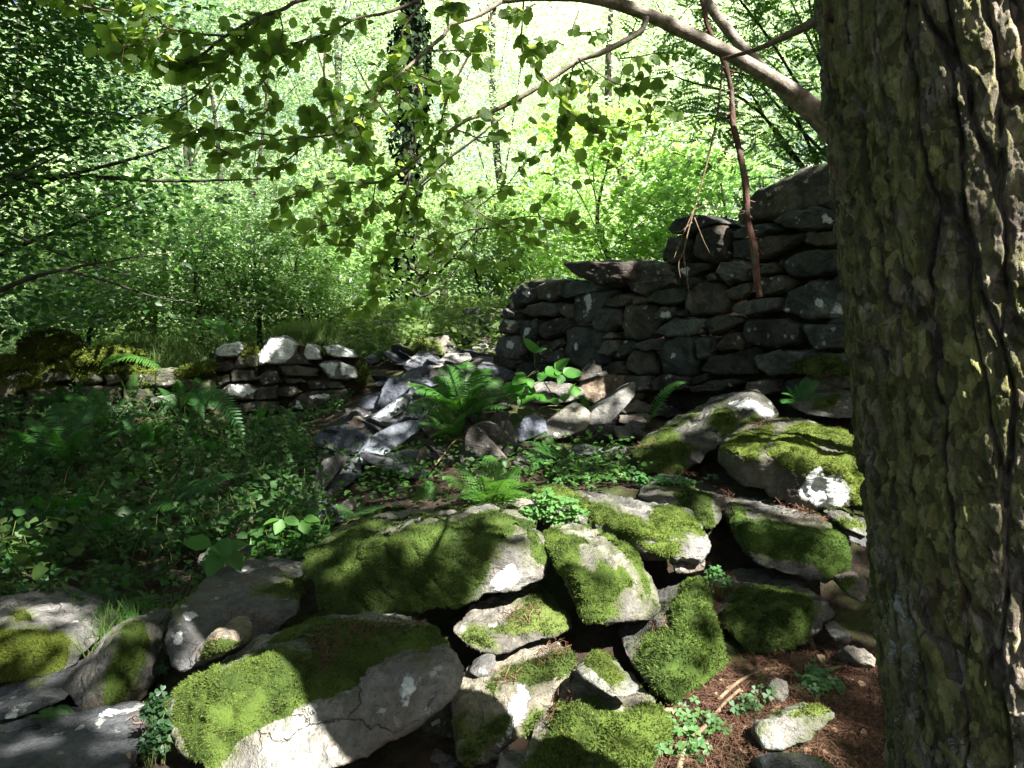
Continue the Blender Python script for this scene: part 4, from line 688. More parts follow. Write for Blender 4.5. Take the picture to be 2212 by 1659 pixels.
SKY_BLUE = (.185, .21, .27); BR = (.21, .18, .15); GY = (.21, .21, .205); PL = (.42, .40, .36)  # the blue tone puts the skylight of the shade into the stone
rubble("upright dark blue slab at the head of the left rubble, rounded top", 6, [(530,730),(545,690),(570,600),(600,540),(660,522),(722,545),(745,590),(700,625),(650,650),(640,695),(590,742)], .5, .12, SKY_BLUE)
rubble("blue slab leaning left of the upright dark slab", 6, [(400,722),(430,670),(555,620),(545,735),(470,755)], .7, .15, SKY_BLUE)
rubble("flat brownish slab lying in front of the blue leaning slab", 6, [(285,800),(380,738),(525,750),(500,805),(440,835),(330,825)], 1.6, .15, (.25,.225,.23))
rubble("dark tilted plate with a pale upper edge, overhanging a black hollow", 6, [(410,905),(500,778),(605,738),(692,648),(725,680),(695,765),(565,835),(440,910)], .4, .5, (.185,.205,.235), lichen=[[(500,790),(600,740),(690,650),(700,665),(610,760),(520,800)]])  # the upper edge's sun fleck is put in through the lichen mask
rubble("dark stone between the upright slab and the big fern", 6, [(640,645),(740,592),(775,620),(745,695),(655,705)], .6, .2, SKY_BLUE)
rubble("grey plate sloping down behind the black hollow, left of the fern", 6, [(580,865),(680,757),(762,728),(825,740),(805,795),(620,875)], 1.2, .12, (.25,.275,.32))
rubble("largest pale blue slab on the slope, with two dark stains", 6, [(385,1112),(420,1018),(480,938),(620,858),(700,828),(835,828),(805,885),(690,965),(590,1015),(480,1115),(400,1145)], .9, .12, (.33,.37,.45), strata=.3)
rubble("rounded blue stone at the foot of the brown flat slab", 6, [(240,935),(280,888),(380,888),(465,945),(432,1005),(330,1065),(240,1005)], .8, .25, SKY_BLUE)
rubble("small brown cube like stone under the tilted plate", 6, [(316,875),(370,798),(445,850),(432,905),(340,895)], .5, .2, BR)
rubble("low dark plate at the left rim of the rubble among leaves", 6, [(90,955),(180,878),(312,853),(315,895),(242,925),(232,985),(130,985)], 1.0, .2, SKY_BLUE)
rubble("dark rounded stone below the low dark plate", 6, [(125,1065),(150,998),(242,978),(255,1065),(170,1095)], .5, .2, GY)
rubble("tall grey stone standing on end at the left foot of the rubble", 6, [(90,1230),(150,1108),(260,1056),(293,1090),(243,1185),(150,1295),(92,1295)], .35, .16, (.25,.25,.235), algae=.25)
rubble("small blue stone touching the foot of the largest pale slab", 6, [(305,1115),(400,1077),(405,1145),(350,1165)], .6, .15, (.28,.29,.32))
rubble("brownish thick slab just below the big fern", 6, [(810,800),(890,748),(1025,718),(1045,760),(965,825),(870,855),(830,875)], 1.0, .2, (.19,.175,.165))
rubble("little brown stone under the thick slab below the fern", 6, [(825,875),(920,848),(945,905),(880,935)], .5, .2, BR)
rubble("pale flat topped stone at the left of the upper stone steps", 6, [(720,432),(780,378),(900,373),(933,405),(880,442),(770,460)], 2.2, .25, PL)
rubble("dark block carrying the pale flat topped stone", 6, [(732,480),(770,465),(885,450),(893,532),(760,545)], .4, .3, SKY_BLUE)
rubble("long pale flat slab in the middle of the upper stone steps", 6, [(885,468),(940,418),(1000,368),(1142,358),(1155,400),(1062,434),(960,470)], 2.0, .2, (.32,.315,.30))
rubble("brown slab beneath the long pale one, partly behind the fern", 6, [(890,535),(900,472),(1070,434),(1132,450),(1100,500),(960,535)], .8, .25, (.19,.175,.17))
rubble("light blue stone left of the big fern's top", 6, [(750,592),(800,538),(932,528),(940,582),(800,605)], 1.2, .2, (.30,.335,.40))
rubble("grey stone seen through the big fern's upper fronds", 6, [(945,535),(952,500),(1030,448),(1095,448),(1065,545)], .9, .2, (.2,.2,.21))
rubble("pale flat stone against the wall's end, uppermost of the lit steps", 6, [(1135,332),(1240,297),(1335,318),(1325,374),(1200,375)], 2.2, .2, (.34,.33,.31))
rubble("thin pale slab lit against the foot of the wall's end", 6, [(1145,412),(1220,388),(1325,388),(1315,434),(1200,444)], 1.8, .15, (.36,.34,.31))
rubble("brown boulder with a moss beard above the stone steps", 6, [(685,335),(740,268),(880,258),(1000,248),(1045,310),(995,374),(920,365),(760,350)], .8, .3, (.26,.235,.20), moss=[[(690,330),(740,262),(870,260),(900,330),(880,370),(760,355)], [(900,290),(960,290),(980,370),(920,370)]])
rubble("brown stones' largest block below the dark leaning slab", 6, [(1085,275),(1180,208),(1262,220),(1305,290),(1180,305)], .7, .3, (.18,.15,.125))
rubble("dark purple slab leaning back at the top of the rubble, beside the wall", 6, [(1130,120),(1140,58),(1425,52),(1385,170),(1345,222),(1200,125)], .6, .2, (.17,.165,.175))
rubble("brown stone left of the dark leaning slab, under grass", 6, [(1050,215),(1090,163),(1162,148),(1205,190),(1105,235)], .6, .25, BR)
rubble("small blue stone alone in the gap right of the white topped wall", 6, [(450,410),(520,333),(553,370),(533,424),(480,435)], .6, .2, (.33,.35,.40))
rubble("tall three cornered brown stone standing in front of the bare bank", 6, [(1095,1095),(1160,888),(1200,868),(1292,960),(1395,1075),(1300,1085),(1130,1135)], .3, .15, (.175,.16,.14))
rubble("rough brown stone leaning on the three cornered one", 6, [(1195,865),(1260,838),(1345,870),(1445,980),(1443,1035),(1400,1055),(1290,965)], .4, .25, (.18,.165,.145))
rubble("thin pointed splinter of stone standing in the dry twigs", 6, [(1385,955),(1410,808),(1465,900),(1473,965),(1400,960)], .2, .08, GY)
rubble("blue grey broken stone left of the pale smooth boulder", 6, [(1475,905),(1530,818),(1600,793),(1665,830),(1675,895),(1600,935),(1500,965)], .5, .25, SKY_BLUE)
rubble("pale smooth boulder with twig shadows, below the bramble shoot", 6, [(1590,940),(1690,858),(1760,778),(1860,708),(1932,740),(1965,790),(1925,885),(1780,940),(1600,955)], .9, .25, (.33,.32,.27), strata=.2)
rubble("dark plate tilted like a lid with a light face, right of the pale smooth boulder", 7, [(590,1250),(600,1235),(660,1163),(780,1098),(878,998),(875,1090),(812,1155),(745,1245)], .4, .3, (.27,.27,.255), strata=.3)
rubble("big brown block with a round dark stain on its face, against the wall foot", 7, [(595,1085),(610,973),(860,972),(935,988),(928,1085),(870,1125),(720,1135),(650,1115)], .15, .4, (.33,.26,.19), strata=.4)
rubble("grey rounded stone perched behind the stained brown block", 7, [(585,1000),(590,960),(640,903),(698,920),(693,962),(620,990)], .3, .2, (.24,.225,.2), d=6.2)
rubble("tiny white stone on top of the stained brown block", 7, [(678,962),(720,948),(742,965),(700,977)], .6, .08, (.55,.52,.48), d=5.9, level=4)
rubble("broad flat topped stone behind the bramble shoot", 6, [(1465,665),(1500,598),(1620,558),(1800,568),(1905,590),(1925,655),(1800,695),(1650,705)], 1.6, .25, (.27,.255,.235))
rubble("small sunlit angular stone under the stained brown block", 7, [(815,1165),(900,1108),(975,1140),(963,1175),(850,1175)], .9, .15, (.33,.29,.24))
rubble("flat stone strewn with twigs in the gap before the wall", 7, [(995,1195),(1040,1118),(1225,1150),(1155,1195)], 1.6, .2, (.2,.18,.16))
rubble("low stone beneath the single upright fern frond", 7, [(805,1230),(810,1195),(955,1185),(960,1225),(880,1250)], 1.0, .2, (.22,.2,.17))
rubble("small brown stone in the shade below the bracken", 6, [(785,1085),(830,1008),(873,1050),(853,1115),(800,1115)], .4, .12, BR)
rubble("little bluish stone at the left of the lower cluster, above the big mossy boulder", 6, [(-60,1470),(0,1428),(60,1388),(140,1398),(205,1450),(183,1505),(0,1505)], .5, .2, (.22,.22,.25))
rubble("thin pale stone lying over the little bluish one", 6, [(25,1388),(130,1363),(182,1388),(193,1433),(120,1402)], 1.0, .1, (.3,.28,.26), d=4.1)
rubble("brown pitted stone at the right of the lower cluster", 6, [(210,1445),(290,1388),(365,1363),(345,1435),(240,1475)], .6, .15, (.21,.19,.17))
rubble("flake of blue slate at the bottom of the lower cluster", 6, [(185,1495),(280,1478),(285,1512),(200,1524)], 1.4, .08, (.17,.18,.23), level=4)
rubble("little pale stone half buried beneath the lit bracken", 6, [(1095,1315),(1190,1283),(1195,1302),(1140,1335)], .9, .1, PL, level=4)
rubble("flat blue slate in the herbs left of the long tilted boulder", 6, [(1815,1025),(1940,988),(2055,1010),(2065,1045),(1900,1065)], 2.4, .1, (.24,.25,.27), level=4)
rubble("grey slate partly under the tip of the long tilted boulder", 6, [(1995,1085),(2100,1035),(2215,978),(2215,1045),(2065,1098)], 2.0, .1, (.2,.205,.2), level=4)
rubble("narrow stone between the pale smooth boulder and the tilted lid", 6, [(2145,885),(2160,868),(2260,872),(2260,945),(2170,945)], .5, .15, GY, level=4)
rubble("mossy hump of stone at the wall foot above the long tilted boulder", 7, [(1250,1150),(1300,1085),(1390,1055),(1470,1065),(1400,1120),(1300,1170)], .8, .25, (.17,.17,.15), algae=.6, moss=[[(1250,1150),(1300,1080),(1390,1050),(1440,1060),(1340,1110)]])
rubble("shaggy moss hump against the wall beside the trunk", 7, [(1820,960),(1870,905),(1950,878),(2060,880),(2080,960),(1900,975)], .6, .25, (.17,.17,.15), top=-.5, d=4.75)
def scatter_small(n, pg, smin, smax, lab, flat=1.0, tone=(.18, .175, .17)):
    """chips of stone lying all over the slope"""
    pgn = np.array(pg); k = 0
    base = []
    for q in range(4):
        V, F, N = stone_mesh(rng.normal(size=(14, 3)) * [1, .8, .5], 3, 1, 1.2, .8, 900 + q); base.append(mesh("chip", (V - V.mean(0)), [F], True, {"lichen": np.zeros(len(V)), "algae": np.full(len(V), .1)}))
    while k < n:
        u, v = rng.uniform(pgn[:, 0].min(), pgn[:, 0].max()), rng.uniform(pgn[:, 1].min(), pgn[:, 1].max())
        if sdist(np.array([[u, v]]), pgn)[0] < 0: continue
        h = hit(u, v); o = link("fallen_stone", base[k % 4], M['rock'], None, h + [0, 0, .01], tuple(np.array(tone) * rng.uniform(.7, 1.5)))
        s = rng.uniform(smin, smax); o.scale = (s, s * rng.uniform(.7, 1.1), s * rng.uniform(.5, .9) * flat); o.rotation_euler = tuple(rng.uniform(-.6, .6, 2)) + (rng.uniform(0, 6.28),)
        tag(o, lab, "stone", "loose flat slate slabs on the slope" if flat < 1 else "loose chips of stone on the slope" if smin < .06 else "half buried angular stones on the slope"); k += 1
scatter_small(70, [(700,1000),(790,880),(880,740),(1000,690),(1075,760),(1080,830),(1250,830),(1480,890),(1350,960),(1150,1010),(900,1000),(780,1080)], .04, .10, "small loose chip of grey stone lying among the bigger fallen stones of the slope")

scatter_small(26, [(700,985),(770,900),(860,790),(950,740),(1075,770),(1080,830),(1180,850),(1100,900),(900,1000),(780,1060)], .05, .10, "weathered angular stone half buried between the larger slabs of the slope")

scatter_small(44, [(690,1010),(700,970),(770,890),(830,800),(900,735),(1000,700),(1075,760),(1080,830),(960,800),(880,880),(900,1000),(800,1060),(720,1060)], .09, .17, "flat blue grey slate slab lying loose in the run of rubble between the two walls", .42, (.19, .205, .245))  # bluish tone carries painted skylight here too
# ------------------------------------------------------------------ the pine at the right, its bark modelled in relief
PB = np.array([0.708, 1.016]); PZ = float(gz(PB)[0]) - .1
def pine_axis(z): return np.stack([PB[0] + 0.003 - .119 * (z - 1.55), PB[1] + .03 * (z - 1.04)], -1)
def pine_radius(z): return 0.212 - .006 * (z - 1.04) + .10 * np.exp(-(z - PZ) / .16)
pine = tag(empty("pine_tree", (PB[0], PB[1], PZ)), "massive pine trunk with deep fissured mossy bark and pale lichen filling the right edge", "tree")
def pine_trunk():
    th0 = math.atan2(-PB[1], -PB[0]) 
    tv = np.r_[np.linspace(-1.75, 1.75, 460), np.linspace(1.75, 2 * np.pi - 1.75, 60)[1:-1]] + th0
    zv = np.r_[np.linspace(PZ, .85, 40)[:-1], np.linspace(.85, 2.3, 560), np.linspace(2.3, 9.5, 120)[1:]]
    T, Zg = np.meshgrid(tv, zv); t, z = T.ravel(), Zg.ravel(); s = (T - th0).ravel() * .212
    p2 = np.stack([s / .042, z / .33], 1); w = np.stack([s * 17, z * 6, 0 * s], 1)
    p2 = p2 + np.stack([.38 * fbm(w, 3, 31) + .2 * fbm(w * 3.1, 3, 34), .5 * fbm(w + 9, 3, 33)], 1)
    f1, f2, cid = cellular(p2, 41); e = f2 - f1
    q2 = np.stack([s / .015, z / .032], 1) + .5 * np.stack([fbm(w * 2.5, 2, 51), fbm(w * 2.5 + 7, 2, 52)], 1); g1, g2, gid = cellular(q2, 43)
    sm = lambda x, a, b: (lambda y: y * y * (3 - 2 * y))(np.clip((x - a) / (b - a), 0, 1))
    h = .017 * sm(e, .01, .15) + .008 * (cid - .5) + .0095 * (gid - .5) * sm(g2 - g1, .01, .12) + .009 * fbm(np.stack([s * 75, z * 45, 0 * s], 1), 5, 61, .65) + .006 * fbm(w * .8, 3, 63)
    r = pine_radius(z) + h - .018
    ax = pine_axis(z); V = np.stack([ax[:, 0] + r * np.cos(t), ax[:, 1] + r * np.sin(t), z], 1)
    side = s / .212   # negative: away from the sun
    plate = sm(e, .02, .12)
    moss = np.clip(.52 + .16 * fbm(w * .7, 3, 71) + .12 * np.where(side < -.2, 1, 0) - .15 * sm(side, .2, .9), 0, 1) * plate + .1 * (1 - plate)
    crust_and_sun = np.clip(.22 + .5 * fbm(w * .55 + 3, 3, 73) + .42 * sm(side, .1, .7), 0, 1) * plate  # pale lichen, thickened on the right to paint in the sun patches
    nt_ = len(tv); ii = (np.arange(len(zv) - 1)[:, None] * nt_ + np.arange(nt_)[None]); jj = np.roll(ii, -1, 1)
    F = np.stack([ii, jj, jj + nt_, ii + nt_], -1).reshape(-1, 4)
    return link("trunk", mesh("trunk", V - [PB[0], PB[1], PZ], [F], True, {"moss": moss, "crust_and_sun": crust_and_sun}), M['pine'], pine)
pine_trunk()
O = np.array([PB[0], PB[1], PZ])
MB().add(*tube([P(1800, 32, 1.05), P(1755, 50, 1.25), P(1690, 82, 1.7), P(1630, 108, 2.2), P(1560, 128, 2.5)], .010, .006, 8, wob=.25, seed=3)).build("dead_branch", M['red_bark'], pine, origin=O)

# ------------------------------------------------------------------ hazel reaching over from behind the pine
HB = hit(2080, 1080); hazel = tag(empty("hazel_tree", HB), "hazel with pale bare limbs and large round leaves arching across the top of the view", "tree")
def br(c, pts, d0, d1): 
    n = len(pts); return np.array([P(*uv(c, *p), d0 + (d1 - d0) * i / (n - 1)) for i, p in enumerate(pts)])
root = np.array([HB - [0, 0, .1], P(2060, 800, 3.2), P(2000, 520, 3.1), P(1900, 360, 3.0)])
limb1 = np.vstack([root, br(0, [(1795,262),(1700,190),(1600,130),(1500,78),(1400,32),(1330,8),(1250,-6),(1160,-8),(1085,2)], 2.95, 2.7)])
limb2 = np.vstack([root[:3] + [.06, .15, 0], br(0, [(1790,288),(1700,205),(1620,120),(1560,50),(1520,-10),(1470,-120),(1400,-260)], 3.2, 3.3)])
tw = MB()
MB().add(*tube(limb1, 0, 0, 12, 60, .16, 5, [.06, .055, .05, .044, .037, .032, .029, .027, .025, .022, .019, .016, .010])).build("limb", M['smooth_bark'], hazel, origin=HB)
MB().add(*tube(limb2, 0, 0, 12, 50, .16, 6, [.055, .048, .04, .036, .028, .024, .022, .02, .017, .012])).build("limb", M['smooth_bark'], hazel, origin=HB)
HZ = [  # crop, points, depth from-to, radius, leafiness
 (10, [(1075,4),(950,80),(810,130),(760,190),(680,260),(560,370),(470,440),(400,510),(340,590),(240,690),(130,720),(0,732),(-120,745),(-330,800),(-430,830)], 2.7, 2.35, .0085, 26),
 (10, [(1838,85),(1830,125),(1790,180),(1600,280),(1480,320),(1300,440),(1150,530),(1000,600),(880,640),(740,740),(600,860),(500,930),(400,970),(250,970),(100,990),(0,1030),(-100,1070)], 2.78, 2.9, .0125, 22),
 (9, [(1900,-60),(1600,0),(1500,50),(1380,90),(1200,190),(1100,270),(1040,310),(950,340),(830,320),(700,280),(600,180)], 2.5, 2.2, .007, 34),
 (10, [(640,0),(450,70),(300,98),(150,185),(60,200),(-100,260),(-200,330)], 2.6, 2.4, .006, 18), (10, [(1040,40),(960,190),(900,290),(830,420),(770,560),(740,700),(715,800),(720,900),(740,970),(830,1040),(930,1110),(1050,1190),(1150,1240),(1300,1290)], 2.7, 2.9, .0055, 30),
 (10, [(1190,-30),(1180,120),(1180,250),(1260,380),(1340,460),(1410,570),(1500,640),(1650,680),(1780,640),(1850,620),(1940,570)], 2.75, 2.6, .0038, 22), (10, [(1470,330),(1450,360),(1430,450),(1410,560),(1400,650),(1370,760)], 2.72, 2.65, .004, 9),
 (10, [(1480,310),(1520,400),(1540,500),(1560,640),(1560,720)], 2.7, 2.62, .003, 10), (10, [(1500,320),(1600,400),(1700,450),(1780,430),(1920,410)], 2.7, 2.6, .003, 11), (10, [(1700,310),(1800,300),(1900,280),(1960,290)], 2.8, 2.7, .003, 6),
 (10, [(1480,60),(1450,160),(1540,170),(1600,150)], 2.7, 2.6, .003, 5), (10, [(1400,240),(1350,220),(1270,240),(1230,250)], 2.7, 2.6, .003, 6),
 (10, [(585,880),(570,1000),(520,1060),(400,1130),(310,1180),(290,1230),(250,1280)], 2.85, 2.9, .004, 12), (10, [(565,1000),(530,1150),(500,1270),(440,1380),(400,1500),(370,1610),(250,1640)], 2.88, 2.9, .0035, 16),
 (10, [(400,980),(380,1080),(300,1150),(180,1190)], 2.88, 2.8, .003, 8), (10, [(130,280),(130,420),(160,500),(240,580),(300,640)], 2.45, 2.5, .004, 11), (10, [(650,20),(550,150),(540,260),(500,330),(460,380)], 2.6, 2.6, .004, 12),
 (10, [(840,690),(940,730),(1020,715),(1080,690)], 2.85, 2.75, .003, 5), (10, [(720,930),(640,1000),(620,1100),(700,1200),(800,1300),(700,1300)], 2.9, 2.9, .0035, 12), (10, [(930,1110),(1010,1050),(1100,980),(1180,880),(1230,840)], 2.9, 2.8, .003, 9),
 (10, [(1050,1190),(1150,1160),(1250,1150),(1400,1180),(1460,1190)], 2.9, 2.8, .003, 9), (10, [(530,1250),(640,1260),(740,1290),(860,1380),(950,1390),(1080,1360)], 2.9, 2.85, .003, 10), (10, [(680,270),(780,270),(900,270),(1000,300)], 2.6, 2.5, .003, 8),
 (10, [(560,370),(640,400),(720,430),(760,420)], 2.55, 2.5, .003, 8), (10, [(470,440),(560,540),(640,620),(680,680)], 2.55, 2.6, .003, 9), (10, [(340,590),(330,700),(360,780),(280,850)], 2.5, 2.5, .003, 8), (10, [(810,130),(860,200),(930,190),(960,150)], 2.65, 2.5, .003, 7),
 (9, [(1200,190),(1050,180),(900,150),(800,80),(700,20)], 2.3, 2.15, .004, 14), (9, [(1380,90),(1300,160),(1240,260),(1180,330),(1100,350)], 2.4, 2.3, .0035, 12), (9, [(1150,400),(1080,470),(950,580),(900,620),(800,605)], 2.4, 2.3, .003, 9), (9, [(1600,790),(1500,870),(1450,900)], 2.4, 2.4, .003, 7),
 (9, [(1470,720),(1300,700),(1200,690),(1050,690),(950,740)], 2.4, 2.3, .003, 10), (9, [(1250,830),(1150,780),(1060,720),(1000,660)], 2.35, 2.3, .003, 8), (9, [(1858,970),(1700,990),(1560,1030),(1480,1080)], 2.9, 2.85, .003, 8), (9, [(1480,60),(1500,180),(1440,300),(1400,420),(1340,470)], 2.4, 2.45, .003, 9),
 (9, [(900,150),(820,210),(740,240),(620,250)], 2.2, 2.15, .003, 9), (9, [(600,60),(480,40),(380,20),(300,-20)], 2.15, 2.1, .003, 8), (9, [(1850,1190),(1700,1200),(1600,1240),(1500,1180)], 2.9, 2.85, .003, 7), (9, [(1400,430),(1450,540),(1350,640),(1280,560)], 2.4, 2.4, .003, 9),
 (10, [(200,580),(120,640),(40,600)], 2.4, 2.4, .003, 7), (10, [(100,1000),(150,1080),(100,1150),(50,1170)], 2.9, 2.9, .003, 7), (10, [(1250,20),(1180,60),(1120,70)], 2.7, 2.6, .003, 6), (10, [(900,60),(850,20),(760,10)], 2.6, 2.5, .003, 8),
]
LP, LN, LD, LS = [], [], [], []
for i, (c, pts, d0, d1, r, nl) in enumerate(HZ):
    cpt = br(c, pts, d0, d1); n = max(12, len(pts) * 5); tb = tube(cpt, r, max(.0012, r * .25), 6, n, .12, i)
    (MB().add(*tb).build("branch", M['smooth_bark'] if r > .008 else M['twig'], hazel, origin=HB) if r > .005 else tw.add(*tb))
    cc = catmull(cpt, 200); t = nrm(np.gradient(cc, axis=0)); sidev = 1
    if r > .0032:
        for j in range(5 if r > .0055 else 3):
            a = rng.integers(50, 199); o_ = cc[a]; dv = nrm(t[a] * .6 + np.array([rng.uniform(-.9, .9), rng.uniform(-.3, .3), rng.uniform(-.9, .5)])); Lg = rng.uniform(.10, .26)
            sp = catmull([o_, o_ + dv * Lg * .5 + rng.normal(size=3) * .015, o_ + dv * Lg + [0, 0, -.03]], 30); tw.add(*tube(sp[::6], .0016, .0009, 4, 8)); tt = nrm(np.gradient(sp, axis=0))
            for g in range(7):
                b_ = 4 + int(25 * (g + rng.random()) / 7); sg = 1 if g % 2 else -1; fw = nrm(tt[b_] * .6 + sg * np.array([tt[b_][2], rng.uniform(-.5, .5), -tt[b_][0]]) + [0, 0, -.2] + .3 * rng.normal(size=3))
                LP.append(sp[b_] + fw * .008); LD.append(fw); LN.append(np.array([0, -.95, .55]) + .55 * rng.normal(size=3)); LS.append(rng.uniform(.022, .046))
    lo = .35 if r > .008 else (.2 if r > .0045 else .12)
    nl = int(nl * 2.4)
    for k in range(nl):
        f = lo + (1 - lo) * (k + rng.uniform(0, 1)) / nl; a = min(int(f * 199), 199); sidev = -sidev
        fw = nrm(t[a] * .7 + sidev * np.array([t[a][2] * .4 + .3, rng.uniform(-.9, .6), -t[a][0] * .5]) + np.array([0, 0, -.28]) + .35 * rng.normal(size=3))
        st = cc[a] + fw * rng.uniform(.012, .03); tw.add(*tube([cc[a], st], .0012, .001, 3, 2))
        LP.append(st); LD.append(fw); LN.append(np.array([0, -.95, .55]) + .55 * rng.normal(size=3)); LS.append(rng.uniform(.022, .052))
tw.build("twig", M['twig'], hazel, origin=HB)
LP, LN, LD, LS = np.array(LP), np.array(LN), np.array(LD), np.array(LS); mb = MB(); kind_ = rng.integers(0, 5, len(LP))
for q in range(5):  # differently curled, lopsided and nibbled leaves
    T = HAZEL[0].copy(); T[:, 2] = T[:, 2] * [1, 2.2, -1.2, 3.0, .4][q] + [0, -.25, .18, .1, -.4][q] * (T[:, 1] - .3) ** 2; T[:, 0] *= [1, .86, 1.08, .95, .8][q]; T[:24, 0] += [.0, .05, -.04, .06, -.05][q] * np.sin(T[:24, 1] * 3)
    if q in (1, 3): T[[5 + q, 6 + q], :2] = T[[5 + q, 6 + q], :2] * .62 + np.array([0, .5]) * .38
    s_ = kind_ == q; mb.add(*scatter(T, HAZEL[1], LP[s_], LN[s_], LD[s_], LS[s_]))
mb.build("foliage", M['hazel'], hazel, origin=HB, smooth=True)

# dead branch hung up in the hazel, and a dry trailing stem
D1 = np.array([P(u, v, d) for u, v, d in [(1480,-140,3.12),(1516,0,3.1),(1530,60,3.08),(1566,140,3.06),(1580,200,3.06),(1583,262,3.05),(1598,330,3.03),(1611,400,3.0),(1614,470,3.0),(1630,540,2.97),(1634,600,2.96),(1642,642,2.95)]])
dead = MB().add(*tube(D1, 0, 0, 10, 60, .22, 12, [.008, .0085, .009, .011, .0105, .013, .012, .0145, .013, .0155, .0135, .012]))
for k in range(60):
    a = rng.integers(8, 58); cpt = catmull(D1, 60)[a]; e = cpt + np.array([rng.choice([-1, 1]) * rng.uniform(.02, .04), rng.uniform(-.02, .02), rng.uniform(-.03, .02)]); dead.add(*tube([cpt, e], .006, .0015, 5, 3))
tag(dead.build("dead_branch", M['red_bark'], origin=D1[-1], loc=D1[-1]), "snapped reddish dead branch hanging straight down in front of the tall wall", "branch")
dry = MB(); D2 = br(0, [(1560,130),(1553,225),(1530,340),(1500,450),(1478,540),(1483,590),(1492,665)], 3.6, 3.6)
dry.add(*tube(D2, .005, .002, 6, 40, .2)); 
for pts in ([(1500,450),(1470,520),(1455,560)], [(1500,470),(1520,520),(1535,550)], [(1495,480),(1470,500),(1450,500)], [(1500,455),(1530,440),(1550,450)], [(1478,540),(1466,570),(1470,600)]): dry.add(*tube(br(0, pts, 3.6, 3.58), .003, .001, 5, 10, .2))
tag(dry.build("trailing_stem", M['pale_twig'], origin=D2[-1], loc=D2[-1]), "thin dry trailing stem with forked rootlets dangling before the tall wall", "stem")

# ------------------------------------------------------------------ trees
def crown(center, rad, nclus, per, size, droop=.25, flat=.28, cl=.7, bottom=-1.0, tmpl=DIAMOND, shell=.55, seed=0, up=1.1):
    rs = np.random.default_rng(seed); d = nrm(rs.normal(size=(nclus * 3, 3))); d = d[d[:, 2] > bottom][:nclus]; nc = len(d)
    cc = d * (shell + (1 - shell) * rs.random((nc, 1))) ** .8 * rad + center
    cls = cl * rs.uniform(.55, 1.35, nc); k = np.repeat(np.arange(nc), rs.poisson(per, nc)); n = len(k)
    o = rs.normal(size=(n, 3)) * [.5, .5, .5 * flat]; rr = np.hypot(o[:, 0], o[:, 1])
    tilt = rs.normal(size=(nc, 2)) * .25
    o[:, 2] += o[:, 0] * tilt[k, 0] + o[:, 1] * tilt[k, 1] - droop * rr ** 2
    pos = cc[k] + o * cls[k][:, None]
    nv = nrm(np.array([0, 0, up]) + SUN * .9 + .75 * rs.normal(size=(n, 3))); fw = nrm(rs.normal(size=(n, 3)) * [1, 1, .4] + o * 1.2)
    v, fs = scatter(*tmpl, pos, nv, fw, size * rs.uniform(.6, 1.35, n)); return v, fs, cc
def tree(name, label, x, y, h, ctr, rad, nclus, per, size, mat, trunk_r=.12, lean=(0, 0), limbs=11, cat="tree", group="trees beyond the walls", color=None, seed=0, bark='dark_bark', **kw):
    z = float(gz((x, y))[0]); B = np.array([x, y, z]); e = tag(empty(name, B), label, cat, group); rs = np.random.default_rng(seed + 77)
    v, fs, cc = crown(np.array(ctr, float), np.array(rad, float), nclus, per, size, seed=seed, **kw)
    if trunk_r:
        top = np.array([lean[0] * h, lean[1] * h, h * .92]); pts = [np.array([0, 0, -.15]), top * .25 + rs.normal(size=3) * [.08, .08, 0], top * .55 + rs.normal(size=3) * [.15, .15, 0], top]
        T = MB().add(*tube(pts, 0, 0, 10, 26, .12, seed, [trunk_r * 1.25, trunk_r, trunk_r * .75, trunk_r * .2])); ax = catmull(pts, 40)
        for j in range(min(limbs, len(cc))):
            q = cc[rs.integers(len(cc))]; a = int(np.clip((q[2] * .75) / h * 40 + rs.integers(-4, 3), 4, 38)); s_ = ax[a]
            mid = (s_ + q) / 2 + [0, 0, .12 * np.linalg.norm(q - s_)] + rs.normal(size=3) * .12
            T.add(*tube([s_, mid, q, q + (q - mid) * .4], trunk_r * .22, .004, 6, 14, .1, j))
        T.build("trunk", M[bark], e)
    MB().add(v, fs).build("crown", M[mat], e, color=color, smooth=False); return e
def copy_tree(src, label, x, y, s, rot, color=None):
    e = src.copy(); COL.objects.link(e); e["label"] = label; e.location = (x, y, float(gz((x, y))[0])); e.scale = (s, s, s * rng.uniform(.95, 1.1)); e.rotation_euler = (0, 0, rot)
    for ch in src.children:
        c = ch.copy(); COL.objects.link(c); c.parent = e
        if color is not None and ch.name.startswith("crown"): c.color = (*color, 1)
    return e
def at(u, d): return (u - 1106) / FPX * d
# beech hanging in from the left
be = tree("beech_tree", "dark leafed tree filling the upper left, its dark bough dipping in at the left edge", at(-420, 7.0), 7.0, 7.0, (1.45, -.1, 3.6), (2.6, 1.2, 2.75), 460, 70, .07, 'beech', .16, (.0, 0), 30, seed=11, flat=.3, cl=.62, shell=.3, tmpl=POINTED, droop=.35, group="trees at the sides")
zb = np.array(be.location)
bb = MB()
for pts, r in (([(-300,760),(-80,680),(0,628),(70,600),(140,582),(260,560),(380,545)], .032), ([(140,582),(240,610),(330,640),(420,655)], .014), ([(-60,470),(60,520),(160,560),(300,600)], .016), ([(-80,150),(60,190),(170,240),(330,250)], .016), ([(-60,330),(40,380),(120,430),(230,500)], .013)):
    bb.add(*tube(br(0, pts, 6.4, 6.2), r, .004, 7, 30, .15))
bb.build("bough", M['dark_bark'], be, origin=zb)
